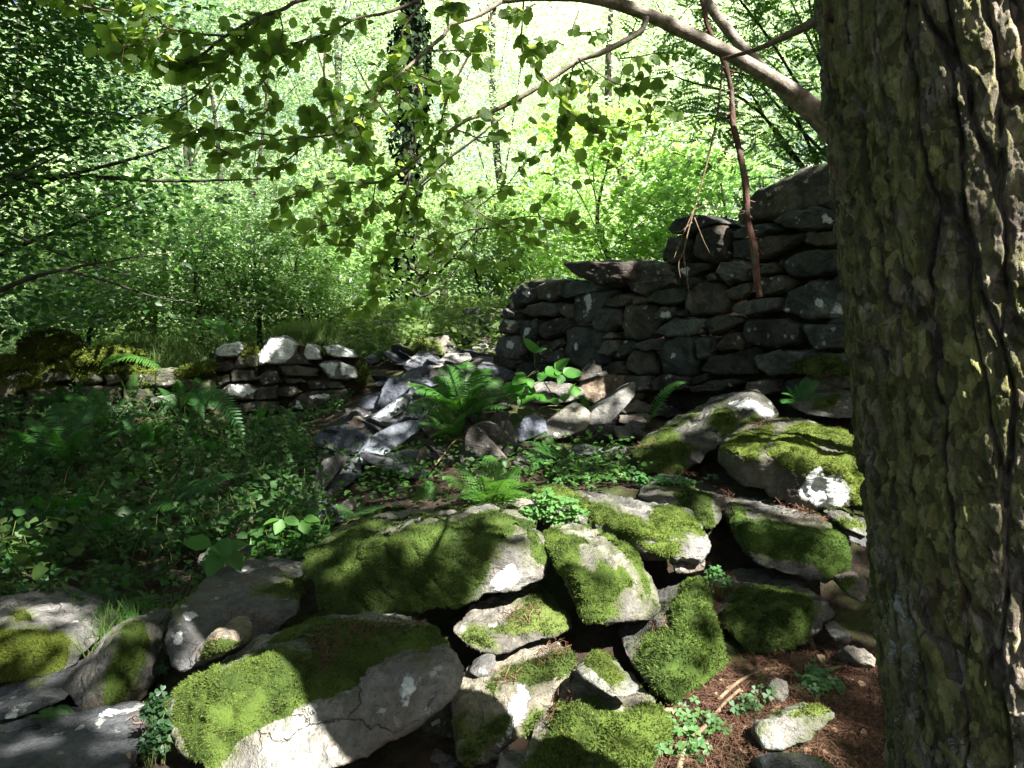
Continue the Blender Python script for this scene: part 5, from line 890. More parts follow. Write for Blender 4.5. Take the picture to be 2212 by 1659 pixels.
# rowan behind the tall wall, feathered leaves
def pinnate():
    V, F = [], []
    for k in range(7):
        y = .12 + k * .125; L = .30 - .02 * abs(k - 3)
        for s in (-1, 1):
            if k == 6 and s == 1: continue
            b = len(V); a = np.array([s * 1.0, .45, -.25]) if k < 6 else np.array([0, 1, -.1]); a = a / np.linalg.norm(a); p = np.array([-a[1], a[0], 0]) * .07
            o = np.array([0, y, -.12 * y * y]); V += [o, o + a * L * .5 + p, o + a * L, o + a * L * .5 - p]; F.append([b, b + 1, b + 2, b + 3] if s < 0 else [b, b + 3, b + 2, b + 1])
    return np.array(V), [F]
PIN = pinnate()
tree("rowan_tree", "rowan with feathery green leaves behind the highest part of the tall wall", at(1830, 8.2), 8.2, 6.5, (-.35, 0, 3.3), (1.75, 1.3, 3.0), 150, 22, .19, 'rowan', .10, (-.05, 0), 26, seed=21, tmpl=PIN, flat=.45, cl=.7, shell=.3, group="trees at the sides", up=.9)
# ivy clad tree in the middle distance
ix, iy = at(862, 12.5), 12.5; IZ = np.array([ix, iy, float(gz((ix, iy))[0])]); ivy = tag(empty("ivy_clad_tree", IZ), "straight dark tree trunk wrapped in ivy, standing alone in the centre background", "tree", "trees beyond the walls")
ip = np.array([IZ - [0, 0, .2], P(868,520,12.5), P(880,350,12.5), P(893,150,12.5), P(889,0,12.5), P(880,-300,12.5)])
TB = MB().add(*tube(ip, 0, 0, 12, 40, .2, 2, [.17, .13, .12, .11, .10, .05]))
for pts in ([(872,560),(930,600),(1010,520),(1060,470)], [(870,640),(920,590),(960,560),(1010,560)], [(866,650),(830,600),(800,550),(760,520)], [(880,420),(960,350),(1040,290),(1090,250)], [(885,300),(830,240),(790,180),(760,120)], [(870,600),(940,540),(1000,500),(1120,490)], [(875,480),(800,430),(740,410)], [(868,580),(905,640),(960,610),(1000,560)]):
    TB.add(*tube(br(0, pts, 12.5, 12.0), .035, .008, 6, 18, .15))
TB.build("trunk", M['dark_bark'], ivy, origin=IZ)
ax = catmull(ip, 300); n = 5200; a = rng.integers(0, 285, n); th = rng.uniform(0, 6.28, n); rr = .12 + .14 * rng.random(n) ** 2 + .22 * np.clip(fbm(np.c_[a / 22.0, np.cos(th), np.sin(th)], 3, 5), -.3, 1) * (a > 60) + .16 * np.clip((a - 120) / 60, 0, 1) * np.clip((230 - a) / 40, 0, 1) * .9
pos = ax[a] + np.c_[np.cos(th) * rr, np.sin(th) * rr, rng.normal(size=n) * .06]
v, fs = scatter(*POINTED, pos, np.c_[np.cos(th), np.sin(th), .5 + 0 * th] + .5 * rng.normal(size=(n, 3)), np.c_[rng.normal(size=(n, 2)) * .4, -np.ones(n)], rng.uniform(.06, .12, n))
MB().add(v, fs).build("ivy", M['ivy'], ivy, origin=IZ, smooth=False)
v, fs, _ = crown(np.array([0, 0, 7.5]), np.array([3.2, 2.2, 3.4]), 110, 60, .085, seed=5, cl=.9)
MB().add(v, fs).build("crown", M['bright'], ivy, smooth=False)
# many stemmed tree left of it, boughs sweeping right
sx, sy = at(515, 13.0), 13.0; SZ = np.array([sx, sy, float(gz((sx, sy))[0])]); ms = tag(empty("many_stemmed_tree", SZ), "grey tree of several stems, boughs sweeping low right, behind the white topped wall", "tree", "trees beyond the walls")
TB = MB()
for pts, r in (([(512,720),(500,600),(480,480),(470,300),(440,100)], .10), ([(518,720),(530,600),(535,480),(560,350),(580,150)], .09), ([(505,720),(475,640),(468,560),(420,420)], .08), ([(525,710),(560,650),(640,605),(720,570),(800,560)], .07), ([(530,650),(570,560),(620,520),(690,480),(760,440)], .06), ([(520,690),(600,640),(700,625),(790,600)], .045), ([(515,700),(440,620),(380,590),(300,560)], .05)):
    c_ = br(0, pts, 13.0, 12.6); c_[0] = SZ - [0, 0, .1]; TB.add(*tube(c_, r, .012, 8, 30, .2))
TB.build("trunk", M['dark_bark'], ms, origin=SZ)
v, fs, _ = crown(np.array([.2, -.2, 4.6]), np.array([3.2, 2.0, 4.2]), 170, 62, .07, seed=9, cl=.75, bottom=-.95, shell=.35)
MB().add(v, fs).build("crown", M['bright'], ms, color=(.38, .50, .36), smooth=False)
# sunlit trees beyond, each placed for itself
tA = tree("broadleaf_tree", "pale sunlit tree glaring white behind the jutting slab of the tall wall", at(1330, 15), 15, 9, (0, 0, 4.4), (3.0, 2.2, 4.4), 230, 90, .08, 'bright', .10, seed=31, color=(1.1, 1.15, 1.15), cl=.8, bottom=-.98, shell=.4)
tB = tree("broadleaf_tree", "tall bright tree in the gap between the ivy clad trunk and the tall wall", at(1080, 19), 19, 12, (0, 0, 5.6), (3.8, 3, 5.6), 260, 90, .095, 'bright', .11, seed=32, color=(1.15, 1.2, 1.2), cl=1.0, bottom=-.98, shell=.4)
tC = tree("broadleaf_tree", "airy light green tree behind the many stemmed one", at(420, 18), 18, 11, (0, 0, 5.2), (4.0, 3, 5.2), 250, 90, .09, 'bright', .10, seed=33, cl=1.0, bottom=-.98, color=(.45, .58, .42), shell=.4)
for src, lab, u, d, s, rot, col in ((tA, "sunny tree glimpsed through the leaves at far left", 80, 15, 1.0, 1.0, (.5, .62, .45)), (tC, "pale tree behind the dark leafed one at the upper left", -60, 21, 1.1, 2.0, (.7, .8, .65)), (tB, "bright tree rising behind the ivy clad trunk's left side", 720, 20, 1.0, 4.0, (.55, .68, .5)),  # tints paint depth: darker near crowns, glare in the far ones
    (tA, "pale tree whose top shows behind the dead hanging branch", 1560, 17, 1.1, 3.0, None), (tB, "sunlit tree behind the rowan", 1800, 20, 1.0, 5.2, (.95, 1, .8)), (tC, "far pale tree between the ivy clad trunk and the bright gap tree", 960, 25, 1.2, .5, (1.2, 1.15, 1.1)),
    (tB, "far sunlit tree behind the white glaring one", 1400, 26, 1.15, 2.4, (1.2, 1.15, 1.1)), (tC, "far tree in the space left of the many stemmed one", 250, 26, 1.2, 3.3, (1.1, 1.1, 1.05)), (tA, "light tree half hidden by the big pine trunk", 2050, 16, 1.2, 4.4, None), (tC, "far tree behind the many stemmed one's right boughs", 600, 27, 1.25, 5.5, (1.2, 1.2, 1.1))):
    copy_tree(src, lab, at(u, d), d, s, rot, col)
# shrubs
sh = tree("shrub", "vivid yellow green shrub in full sun behind the tall wall's jutting slab", at(1330, 11.5), 11.5, 3.2, (0, 0, 1.9), (1.7, 1.2, 1.7), 90, 60, .105, 'bright', .04, limbs=12, cat="shrub", group="shrubs beyond the walls", seed=41, cl=.55, bottom=-.95, tmpl=POINTED, color=(.82, 1.0, .45), shell=.4)
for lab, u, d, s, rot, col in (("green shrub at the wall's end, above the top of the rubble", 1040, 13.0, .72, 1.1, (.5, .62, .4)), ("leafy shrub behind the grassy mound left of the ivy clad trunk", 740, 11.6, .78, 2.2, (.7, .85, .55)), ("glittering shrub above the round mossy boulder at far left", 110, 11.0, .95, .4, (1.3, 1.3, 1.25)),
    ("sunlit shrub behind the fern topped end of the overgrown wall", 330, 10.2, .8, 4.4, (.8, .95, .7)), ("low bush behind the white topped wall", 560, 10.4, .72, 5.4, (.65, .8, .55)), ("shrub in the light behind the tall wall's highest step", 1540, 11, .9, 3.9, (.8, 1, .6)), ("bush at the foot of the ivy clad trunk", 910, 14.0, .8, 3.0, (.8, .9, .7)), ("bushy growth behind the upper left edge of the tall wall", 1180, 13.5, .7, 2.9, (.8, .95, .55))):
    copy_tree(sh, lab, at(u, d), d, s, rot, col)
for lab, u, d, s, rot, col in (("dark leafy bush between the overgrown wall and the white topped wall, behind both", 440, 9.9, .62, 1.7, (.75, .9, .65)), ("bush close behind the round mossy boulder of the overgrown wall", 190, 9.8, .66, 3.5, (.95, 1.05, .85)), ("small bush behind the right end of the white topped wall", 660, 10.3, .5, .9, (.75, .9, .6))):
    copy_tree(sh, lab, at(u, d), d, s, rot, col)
# the wood further off
rs = np.random.default_rng(3); nw = 4200; cx = rs.uniform(-34, 38, nw); cyy = rs.uniform(31, 44, nw); cz = gz(np.c_[cx, cyy]) + rs.uniform(0, 1, nw) ** 1.1 * np.where(np.abs(cx - 4.5) < 2.5, 17, 25)
k = np.repeat(np.arange(nw), 60); n = len(k); pos = np.c_[cx, cyy, cz][k] + rs.normal(size=(n, 3)) * [.9, .9, .45]
v, fs = scatter(*DIAMOND, pos, nrm(np.array([0, -.25, 1.0]) + .7 * rs.normal(size=(n, 3))), rs.normal(size=(n, 3)), .23 * rs.uniform(.6, 1.4, n))
tag(MB().add(v, fs).build("distant_woodland", M['bright'], color=(1.22, 1.24, 1.2), smooth=False), "pale sunlit woodland rising far behind the trees", "woodland", kind="stuff")  # tint lifts the leaf colour to paint in sun glare

# unseen foliage added behind and beside the camera to darken the shade
def thicket(box, n, seed):
    r_ = np.random.default_rng(seed); c = np.c_[r_.uniform(box[0], box[1], n), r_.uniform(box[2], box[3], n)]; c = np.c_[c, gz(c) + r_.uniform(0, 1, n) * box[4]]; kk = np.repeat(np.arange(n), 34); m = len(kk)
    return scatter(*DIAMOND, c[kk] + r_.normal(size=(m, 3)) * [.6, .6, .35], nrm(np.array([0, 0, .8]) + .8 * r_.normal(size=(m, 3))), r_.normal(size=(m, 3)), .24 * r_.uniform(.6, 1.3, m))
mb = MB()
for i_, bx in enumerate(((-15, 15, -9, -5.5, 9), (-17, -11, -6, 8, 9), (11, 16, -6, 9, 7))): mb.add(*thicket(bx, 420, i_))
tag(mb.build("added_woodland", M['added_canopy'], smooth=False), "unseen woodland added on the near sides to deepen the shade", "woodland", kind="stuff")
# ------------------------------------------------------------------ ferns
def frond_mesh(base, tip, arch, width, nv_up, pairs=23, origin=None, twist=0.0, fine=True):
    L = np.linalg.norm(tip - base); mid = (base + tip) / 2 + np.array([0, 0, arch * L]) ; t = np.linspace(0, 1, pairs + 8)[:, None]
    c = (1 - t) ** 2 * base + 2 * t * (1 - t) * mid + t * t * tip; tg = nrm(np.gradient(c, axis=0))
    up = np.asarray(nv_up, float); s = nrm(np.cross(tg, up)); nn = np.cross(s, tg)
    m = MB().add(*tube(c, .0035 * (L / .6), .0008, 4, len(c)))
    V, F, F4, F3 = [], [], [], []
    for i in range(5, len(c)):
        f = (i - 5) / (len(c) - 5); Lp = width * L * (math.sin(math.pi * min(1, .22 + f * .78)) ** .8) * (1 - .25 * f) * rng.uniform(.88, 1.08)
        for sg in (-1, 1):
            ax = nrm(sg * s[i] * .93 + tg[i] * (.32 + .3 * f) - nn[i] * .18 + .06 * rng.normal(size=3)); o = c[i]; lw = nrm(tg[i] - ax * (tg[i] @ ax))
            if not fine:
                b = len(V); hw = L / pairs * .30; q_ = lambda g, s2: o + ax * Lp * g - nn[i] * .12 * Lp * g * g + lw * hw * s2
                V += [q_(0, -.7), q_(.4, -1), q_(.75, -.6), q_(1, 0), q_(.75, .6), q_(.4, 1), q_(0, .7)]; F4 += [[b, b + 1, b + 5, b + 6], [b + 1, b + 2, b + 4, b + 5]]; F3.append([b + 2, b + 3, b + 4]); continue
            np_ = max(3, int(6 * Lp / (width * L + 1e-6))) if fine else 4
            for j in range(np_):
                g = (j + .4) / np_; p = o + ax * Lp * g - nn[i] * .10 * Lp * g * g; h = L / pairs * .56 * (1 - .75 * g) ** .7 + .001; wl = Lp / np_ * .9
                b = len(V); V += [p - ax * wl * .5, p + lw * h + ax * wl * .35, p + ax * wl * .6, p - lw * h + ax * wl * .35]; F.append([b, b + 3, b + 2, b + 1])
    m.add(np.array(V), [F, F4, F3]); return m
def fern(label, base, tips, arch=.25, width=.24, color=(1, 1, 1), up=(0, -.3, 1), name="fern", cat="fern", fine=True):
    """base (u,v) on the ground, tips: list of (u, v, depth offset) where each frond ends"""
    B = hit(*base[:2]) if len(base) == 2 else P(*base); e = tag(empty(name, B), label, cat, "ferns among the stones")
    fine = fine and B[1] < 3.9
    for (u, v, dd) in tips:
        T = P(u, v, B[1] + dd); m = frond_mesh(B, T, arch * rng.uniform(.7, 1.3), width, np.array(up) + .25 * rng.normal(size=3), fine=fine)
        m.build("frond", M['fern'], e, origin=B, color=tuple(np.array(color) * rng.uniform(.85, 1.15)), smooth=False)  # tints put sun into the lit ferns and shade into the shadowy ones
    return e
fern("largest fern, a broad green fan of fronds in the middle of the rubble", (1000, 905), [(880,828,-.1),(905,862,-.35),(885,890,-.5),(960,790,.1),(1010,782,.2),(1050,795,.2),(1085,820,.1),(1100,850,-.1),(1095,880,-.3),(1030,800,-.2),(940,815,0),(985,860,-.5),(1060,870,-.5),(895,845,-.2),(970,800,-.1),(1040,830,-.4)], .32, .36, (.9, 1.1, .7))
fern("small bright fern just beneath the largest fern", (975, 948), [(930,880,-.1),(905,915,-.3),(930,945,-.4),(960,880,0),(1000,905,-.1),(1005,890,.1),(915,895,-.2),(950,925,-.4)], .25, .26, (1.0, 1.2, .7))
fern("feathery bracken catching the sun behind the jutting mossy slab", (1060, 1100), [(965,1030,-.1),(990,1000,.1),(1060,985,.2),(1120,1010,.1),(1150,1040,-.1),(1165,1070,-.3),(1010,1060,-.3),(1100,1035,-.3),(1080,1000,0),(1040,1030,-.2),(1000,1075,-.4),(1130,1065,-.3),(1085,1065,-.45)], .2, .30, (1.1, 1.15, .85), fine=True)
fern("single tall fern frond curling to the right before the tall wall", (1388, 935), [(1484,826,.0),(1440,872,-.1)], .42, .13, (.9, 1.2, .7))
fern("little fern spray at the wall foot beside the pine trunk", (1725, 875, 4.55), [(1690,850,-.1),(1700,835,0),(1740,815,.1),(1770,825,0),(1690,870,-.2),(1790,850,-.1),(1720,830,0)], .3, .26, (.8, 1.15, .9))
fern("fern arching from the end of the overgrown wall, lit along its top", (215, 800, 6.7), [(350,800,-.2),(300,772,0),(260,765,0)], .35, .2, (1.2, 1.2, .9))
fern("pale fern frond standing in the sun fleck on the overgrown wall", (285, 870, 6.5), [(290,805,0),(310,812,-.1),(262,820,-.1)], .1, .24, (1.2, 1.2, 1.0))
fern("long bluish fern frond drooping right before the white topped wall", (405, 850, 5.9), [(528,945,-.35),(470,870,-.1),(440,905,-.3)], .35, .17, (.8, 1.0, 1.05))
fern("blue green fern leaning to the upper right amid the brambles", (365, 1088, 4.4), [(525,1025,.1),(480,1060,-.2),(430,1035,.1),(300,1050,0)], .22, .17, (.75, 1.0, 1.0))
fern("fern with a flat drooping frond in the brambles, below the blue green one", (290, 1110, 4.1), [(420,1105,-.25),(380,1085,-.1),(230,1100,-.1)], .25, .18, (.8, 1.0, .75))
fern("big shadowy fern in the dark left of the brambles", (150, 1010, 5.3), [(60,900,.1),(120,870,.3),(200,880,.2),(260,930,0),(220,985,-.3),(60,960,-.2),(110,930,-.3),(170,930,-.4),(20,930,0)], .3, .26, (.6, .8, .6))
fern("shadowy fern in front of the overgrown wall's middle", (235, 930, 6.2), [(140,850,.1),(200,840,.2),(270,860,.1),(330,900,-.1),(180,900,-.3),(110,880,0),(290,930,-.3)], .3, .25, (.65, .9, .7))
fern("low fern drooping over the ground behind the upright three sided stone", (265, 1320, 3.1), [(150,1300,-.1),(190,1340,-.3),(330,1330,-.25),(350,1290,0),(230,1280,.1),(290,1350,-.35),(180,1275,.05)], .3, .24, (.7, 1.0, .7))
fern("small fern sprig between the dark veined stone and the wide slab", (160, 1560, 2.2), [(85,1538,-.02),(60,1545,-.05),(125,1525,.03)], .2, .22, (.8, 1.0, .75))
fern("thin young fern standing upright in front of the three cornered stone", (925, 1085), [(918,1025,0),(900,1050,-.1),(950,1045,-.1),(930,1040,.1)], .1, .28, (.7, .85, .7))
fern("bluish fern flat behind the top of the big mossy boulder", (765, 1110, 3.55), [(830,1100,-.1),(725,1095,-.1),(790,1085,0),(745,1120,-.2),(810,1118,-.2)], .2, .3, (.8, 1.0, 1.0))
fern("fern spilling out by the pale smooth boulder into the herbs", (1215, 985), [(1130,955,-.1),(1140,985,-.3),(1150,1015,-.4),(1180,950,0),(1200,965,-.2),(1265,960,-.1)], .25, .24, (.85, 1.05, .85))
fern("small fern sprig hanging by the stained brown block", (1250, 850, 5.8), [(1278,898,-.1),(1240,872,-.1)], .2, .24, (.9, 1.1, .7))
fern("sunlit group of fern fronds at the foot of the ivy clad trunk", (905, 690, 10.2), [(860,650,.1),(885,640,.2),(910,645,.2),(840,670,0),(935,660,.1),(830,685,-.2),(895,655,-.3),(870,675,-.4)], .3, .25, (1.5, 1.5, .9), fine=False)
fern("fern clump behind the white topped wall, left of its tallest stone", (500, 735, 8.3), [(440,690,.1),(470,680,.2),(520,685,.1),(550,705,0),(420,715,-.1),(490,700,-.2)], .3, .25, (.9, 1.1, .7), fine=False)
fern("fern on the bank right of the white topped wall", (800, 760, 8.3), [(770,740,0),(815,735,.1),(835,750,0),(780,765,-.2),(820,770,-.2),(755,750,0)], .25, .26, (.8, 1.05, .7), fine=False)

def spray(u, v, n, r, d=None):
    return [(u + r * math.cos(a) * rng.uniform(.7, 1.2), v - r * .55 - r * .5 * math.sin(a) * rng.uniform(.5, 1.2), -.25 * math.sin(a) * r / 100) for a in np.linspace(-.5, 3.6, n)]
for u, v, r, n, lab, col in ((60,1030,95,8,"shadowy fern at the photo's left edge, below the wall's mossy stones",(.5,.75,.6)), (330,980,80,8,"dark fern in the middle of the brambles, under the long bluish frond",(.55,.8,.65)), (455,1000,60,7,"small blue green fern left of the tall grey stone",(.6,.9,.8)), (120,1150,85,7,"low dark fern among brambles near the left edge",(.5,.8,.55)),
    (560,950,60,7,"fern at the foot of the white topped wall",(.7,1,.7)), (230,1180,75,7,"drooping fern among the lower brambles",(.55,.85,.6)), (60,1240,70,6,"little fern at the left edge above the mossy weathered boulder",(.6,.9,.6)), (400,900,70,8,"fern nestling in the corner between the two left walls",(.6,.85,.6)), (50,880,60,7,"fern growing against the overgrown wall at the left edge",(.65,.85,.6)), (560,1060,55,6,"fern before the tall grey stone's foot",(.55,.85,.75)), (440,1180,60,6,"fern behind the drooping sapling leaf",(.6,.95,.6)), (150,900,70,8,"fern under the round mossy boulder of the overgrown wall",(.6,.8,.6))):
    fern(lab, (u, v), spray(u, v, n, r), .3, .25, col)

# ------------------------------------------------------------------ bramble shoots and wood sorrel
def shoot(label, pts, d, leaves, size, color, name="bramble_shoot"):
    c = br(0, pts, d, d); B = c[0]; e = tag(empty(name, B), label, "plant"); m = MB().add(*tube(c, .006, .002, 6, 30)); lp, ln, ld, ls = [], [], [], []
    for u, v in leaves:
        q = P(u, v, d - rng.uniform(.0, .12)); a = catmull(c, 60); s_ = a[np.argmin(np.linalg.norm(a - q, axis=1))]; m.add(*tube([s_, (s_ + q) / 2 + [0, 0, .015], q], .0022, .0015, 4, 6))
        f0 = nrm(q - s_ + [0, 0, .01])
        for g in (-1.1, 0, 1.1):
            sdv = np.cross(f0, [0, -.3, 1]); fw = nrm(f0 * math.cos(g) + sdv * math.sin(g)); lp.append(q + fw * .01); ld.append(fw); ln.append(np.array([0, -.6, .8]) + .3 * rng.normal(size=3)); ls.append(size * rng.uniform(.8, 1.15) * (1.1 if g == 0 else .9))
    m.build("stem", M['stem'], e, origin=B); v, fs = scatter(*POINTED, np.array(lp), np.array(ln), np.array(ld), np.array(ls)); v[:, 0:1] += 0
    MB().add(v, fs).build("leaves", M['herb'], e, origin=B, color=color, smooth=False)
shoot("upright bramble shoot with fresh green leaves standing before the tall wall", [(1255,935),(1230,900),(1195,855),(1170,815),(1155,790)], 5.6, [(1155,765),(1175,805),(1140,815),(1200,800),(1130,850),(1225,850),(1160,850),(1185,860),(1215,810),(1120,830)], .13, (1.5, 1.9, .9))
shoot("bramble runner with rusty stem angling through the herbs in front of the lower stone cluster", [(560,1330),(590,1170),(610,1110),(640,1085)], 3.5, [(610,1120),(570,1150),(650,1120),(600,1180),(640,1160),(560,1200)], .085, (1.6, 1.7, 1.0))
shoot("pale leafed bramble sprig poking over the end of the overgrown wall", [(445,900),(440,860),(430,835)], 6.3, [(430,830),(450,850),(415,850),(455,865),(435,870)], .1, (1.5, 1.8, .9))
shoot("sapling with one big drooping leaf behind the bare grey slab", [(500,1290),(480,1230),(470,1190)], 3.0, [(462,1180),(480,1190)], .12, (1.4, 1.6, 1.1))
def sorrel(label, pg, n, size, color=(1, 1, 1), lift=.03, surf=None):
    pg = np.array(pg); pts = []
    while len(pts) < n:
        u, v = rng.uniform(pg[:, 0].min(), pg[:, 0].max()), rng.uniform(pg[:, 1].min(), pg[:, 1].max())
        if sdist(np.array([[u, v]]), pg)[0] > 0: pts.append((u, v))
    G = np.array([P(u, v, surf) if surf else hit(u, v) for u, v in pts]); B = G.mean(0); B[2] = G[:, 2].min(); e = tag(empty("wood_sorrel", B), label, "plant", "wood sorrel clumps")
    G = G + np.c_[np.zeros((n, 2)), rng.uniform(.3, 1.6, n) * lift]; m = MB()
    for g in G: m.add(*tube([g - [rng.normal() * .01, rng.normal() * .01, lift * 1.6], g], .0012, .0009, 3, 3))
    G2 = G[np.argsort(G[:, 0])] - [0, 0, lift * 1.6]; m.add(*tube(G2, .001, .001, 3, len(G2) * 2)); m.build("stems", M['stem'], e, origin=B)
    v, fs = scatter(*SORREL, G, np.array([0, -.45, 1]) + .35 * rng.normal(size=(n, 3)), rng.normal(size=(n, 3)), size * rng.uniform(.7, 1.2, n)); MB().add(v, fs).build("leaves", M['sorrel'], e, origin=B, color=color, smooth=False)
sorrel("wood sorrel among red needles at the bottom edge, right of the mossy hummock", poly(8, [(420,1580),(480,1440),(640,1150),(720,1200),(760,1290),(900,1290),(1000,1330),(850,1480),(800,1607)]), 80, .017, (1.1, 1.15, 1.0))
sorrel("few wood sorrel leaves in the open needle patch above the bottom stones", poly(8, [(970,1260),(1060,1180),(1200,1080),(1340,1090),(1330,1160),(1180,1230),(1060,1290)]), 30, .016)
sorrel("shaded wood sorrel spreading to the foot of the pine trunk", poly(8, [(1400,1050),(1500,930),(1650,880),(1720,960),(1810,1110),(1640,1130),(1450,1090)]), 70, .017, (.8, .9, .8))  # dimmed tint adds painted shade to these leaves
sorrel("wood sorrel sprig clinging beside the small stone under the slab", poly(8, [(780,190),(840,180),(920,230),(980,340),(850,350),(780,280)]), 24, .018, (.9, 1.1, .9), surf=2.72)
sorrel("brightly sunlit wood sorrel between the big mossy boulder and the jutting slab", poly(2, [(620,170),(700,140),(860,190),(930,240),(930,285),(760,290),(640,270),(560,270)]), 75, .03, (1.3, 1.3, 1.1), surf=3.0)  # lifted tint paints extra sun into the leaves
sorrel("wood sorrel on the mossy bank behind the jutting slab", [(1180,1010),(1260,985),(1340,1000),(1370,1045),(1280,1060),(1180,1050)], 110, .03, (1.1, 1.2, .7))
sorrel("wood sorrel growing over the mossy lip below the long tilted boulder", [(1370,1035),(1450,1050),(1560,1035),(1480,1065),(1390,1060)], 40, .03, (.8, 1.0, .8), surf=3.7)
sorrel("wood sorrel in the slot between the bare slab and the upright stone", poly(5, [(1010,700),(1130,700),(1140,900),(1040,900)]), 40, .02, (.35, .45, .35))  # dark tint puts the slot's shade into the leaf colour
sorrel("wood sorrel at the right end of the wide slab in the bottom left corner", poly(5, [(980,1100),(1120,1040),(1140,1300),(1100,1480),(960,1440),(1020,1250)]), 70, .022, (.3, .4, .34), surf=2.0)  # leaf tint darkened to paint in the shade of this corner

# ------------------------------------------------------------------ undergrowth, grass, needles: nobody could count them
def ground_points(n, pg, box, lift=0.0):
    out = []; pg = np.array(pg)
    while sum(len(o) for o in out) < n:
        xy = np.c_[rng.uniform(box[0], box[1], 4000), rng.uniform(box[2], box[3], 4000)]; q = np.c_[xy, gz(xy) + lift]; out.append(q[sdist(project(q), pg) > 0])
    return np.concatenate(out)[:n]
UG = [(-900,900),(-80,880),(250,880),(430,915),(600,930),(690,1000),(640,1070),(700,1120),(690,1200),(640,1230),(380,1245),(330,1330),(150,1330),(-80,1320),(-900,1320)]
S = ground_points(2500, UG, (-7.5, 0, 2.4, 7.3)); S = S[fbm(np.c_[S[:, :2] * 1.6, S[:, 2]], 3, 8) > -.5]; mb = MB(); LP, LN, LD, LS = [], [], [], []
stm = MB()
for s_ in S:
    hgt = rng.uniform(.03, .26) * (1 if s_[1] > 3.4 else .5); top = s_ + np.array([rng.normal() * .08, rng.normal() * .08, hgt])
    stm.add(*tube([s_, (s_ + top) / 2 + rng.normal(size=3) * .02, top], .0025, .0012, 3, 4))
    for k in range(rng.integers(6, 15)):
        f = rng.uniform(.35, 1.05); fw = nrm(np.r_[rng.normal(size=2), rng.uniform(-.3, .3)]); LP.append(s_ + (top - s_) * f + fw * .02); LD.append(fw); LN.append(np.array([0, -.2, .9]) + .7 * rng.normal(size=3)); LS.append(rng.uniform(.02, .06) * (1.5 if rng.random() < .12 else 1) * (1 if s_[1] > 3.4 else .8))
v, fs = scatter(*POINTED, np.array(LP), np.array(LN), np.array(LD), np.array(LS)); ug = MB().add(v, fs)
tag(ug.build("undergrowth", M['herb'], smooth=False), "dense dark bramble and nettle undergrowth covering the left of the clearing", "undergrowth", kind="stuff")
tag(stm.build("undergrowth_stems", M['stem']), "thin stems of the dark undergrowth at left", "undergrowth", kind="stuff")
H2 = np.vstack([ground_points(240, [(640,1000),(900,960),(1010,1000),(1150,960),(1350,960),(1380,1050),(1150,1060),(950,1100),(700,1130)], (-1.6, 1.2, 3.2, 6)), ground_points(170, [(540,905),(680,990),(740,890),(790,800),(860,745),(780,760),(560,900)], (-4, 1, 5, 12)), ground_points(160, [(300,1330),(560,1230),(660,1120),(700,1200),(480,1250)], (-2, 0, 2.5, 4.2))]); n = len(H2) * 5; k = np.repeat(np.arange(len(H2)), 5)
v, fs = scatter(*POINTED, H2[k] + np.c_[rng.normal(size=(n, 2)) * .05, rng.uniform(.01, .12, n)], np.array([0, -.25, 1]) + .4 * rng.normal(size=(n, 3)), np.c_[rng.normal(size=(n, 2)), rng.normal(size=n) * .2], rng.uniform(.018, .045, n))
xy = np.vstack([np.c_[rng.uniform(-9, 3.5, 9000), rng.uniform(8.1, 17, 9000)], np.c_[rng.uniform(3.2, 12, 6000), rng.uniform(3, 17, 6000)], np.c_[rng.uniform(-9, -2.2, 2500), rng.uniform(-.5, 3.6, 2500)]]); xy = xy[fbm(np.c_[xy * .8, 0 * xy[:, :1]], 3, 12) > -.25]; k = np.repeat(np.arange(len(xy)), 6); n = len(k); q = np.c_[xy, gz(xy)][k] + np.c_[rng.normal(size=(n, 2)) * .10, rng.uniform(.0, .30, n)]
v2, fs2 = scatter(*POINTED, q, np.array([0, -.2, 1]) + .6 * rng.normal(size=(n, 3)), np.c_[rng.normal(size=(n, 2)), .3 * rng.normal(size=n)], rng.uniform(.04, .11, n))
tag(MB().add(v2, fs2).build("woodland_herbs", M['grass'], smooth=False), "green herbs carpeting the woodland floor behind the walls", "herbs", kind="stuff")
tag(MB().add(v, fs).build("low_herbs", M['herb'], color=(1.2, 1.3, .8), smooth=False), "low leafy herbs and seedlings between the stones of the slope", "herbs", kind="stuff")
def tufts(base, n, hgt):
    k = rng.integers(0, len(base), n); pos = base[k] + np.c_[rng.normal(size=(n, 2)) * .07, np.zeros(n)]; fw = nrm(np.c_[rng.normal(size=(n, 2)) * .55, np.ones(n)]); T = np.array([[-.018, 0, 0], [.018, 0, 0], [.012, .6, .10], [0, 1, .36], [-.012, .6, .10]])
    return scatter(T, [[[0, 1, 2, 4]], [[4, 2, 3]]], pos, nrm(np.c_[rng.normal(size=(n, 2)), .3 * np.ones(n)]), fw, hgt * rng.uniform(.5, 1.3, n))
gb = [P(u + rng.normal() * 6, v + rng.normal() * 3, d) for (u0, v0, u1, v1, d, m) in ((60,775,420,790,7.55,60), (300,740,430,770,7.9,30), (600,730,720,735,8.3,60), (450,742,470,748,8.0,6), (850,705,960,700,10.0,60), (930,690,1000,690,10.6,40), (830,735,900,740,9.0,30), (740,770,790,760,8.4,16), (820,770,860,775,8.3,20)) for u, v, d in [(a, b, d) for a, b in zip(np.linspace(u0, u1, m), np.linspace(v0, v1, m))]]
mb = MB()
for a in (tufts(np.array(gb), 4500, .17), tufts(ground_points(60, [(200,1380),(330,1340),(340,1380),(230,1420)], (-2.5, 0, 2, 4)), 500, .12)): mb.add(*a)
tag(mb.build("grass", M['grass'], smooth=False), "tufts of green grass on the wall tops and the mound above the rubble", "grass", kind="stuff")
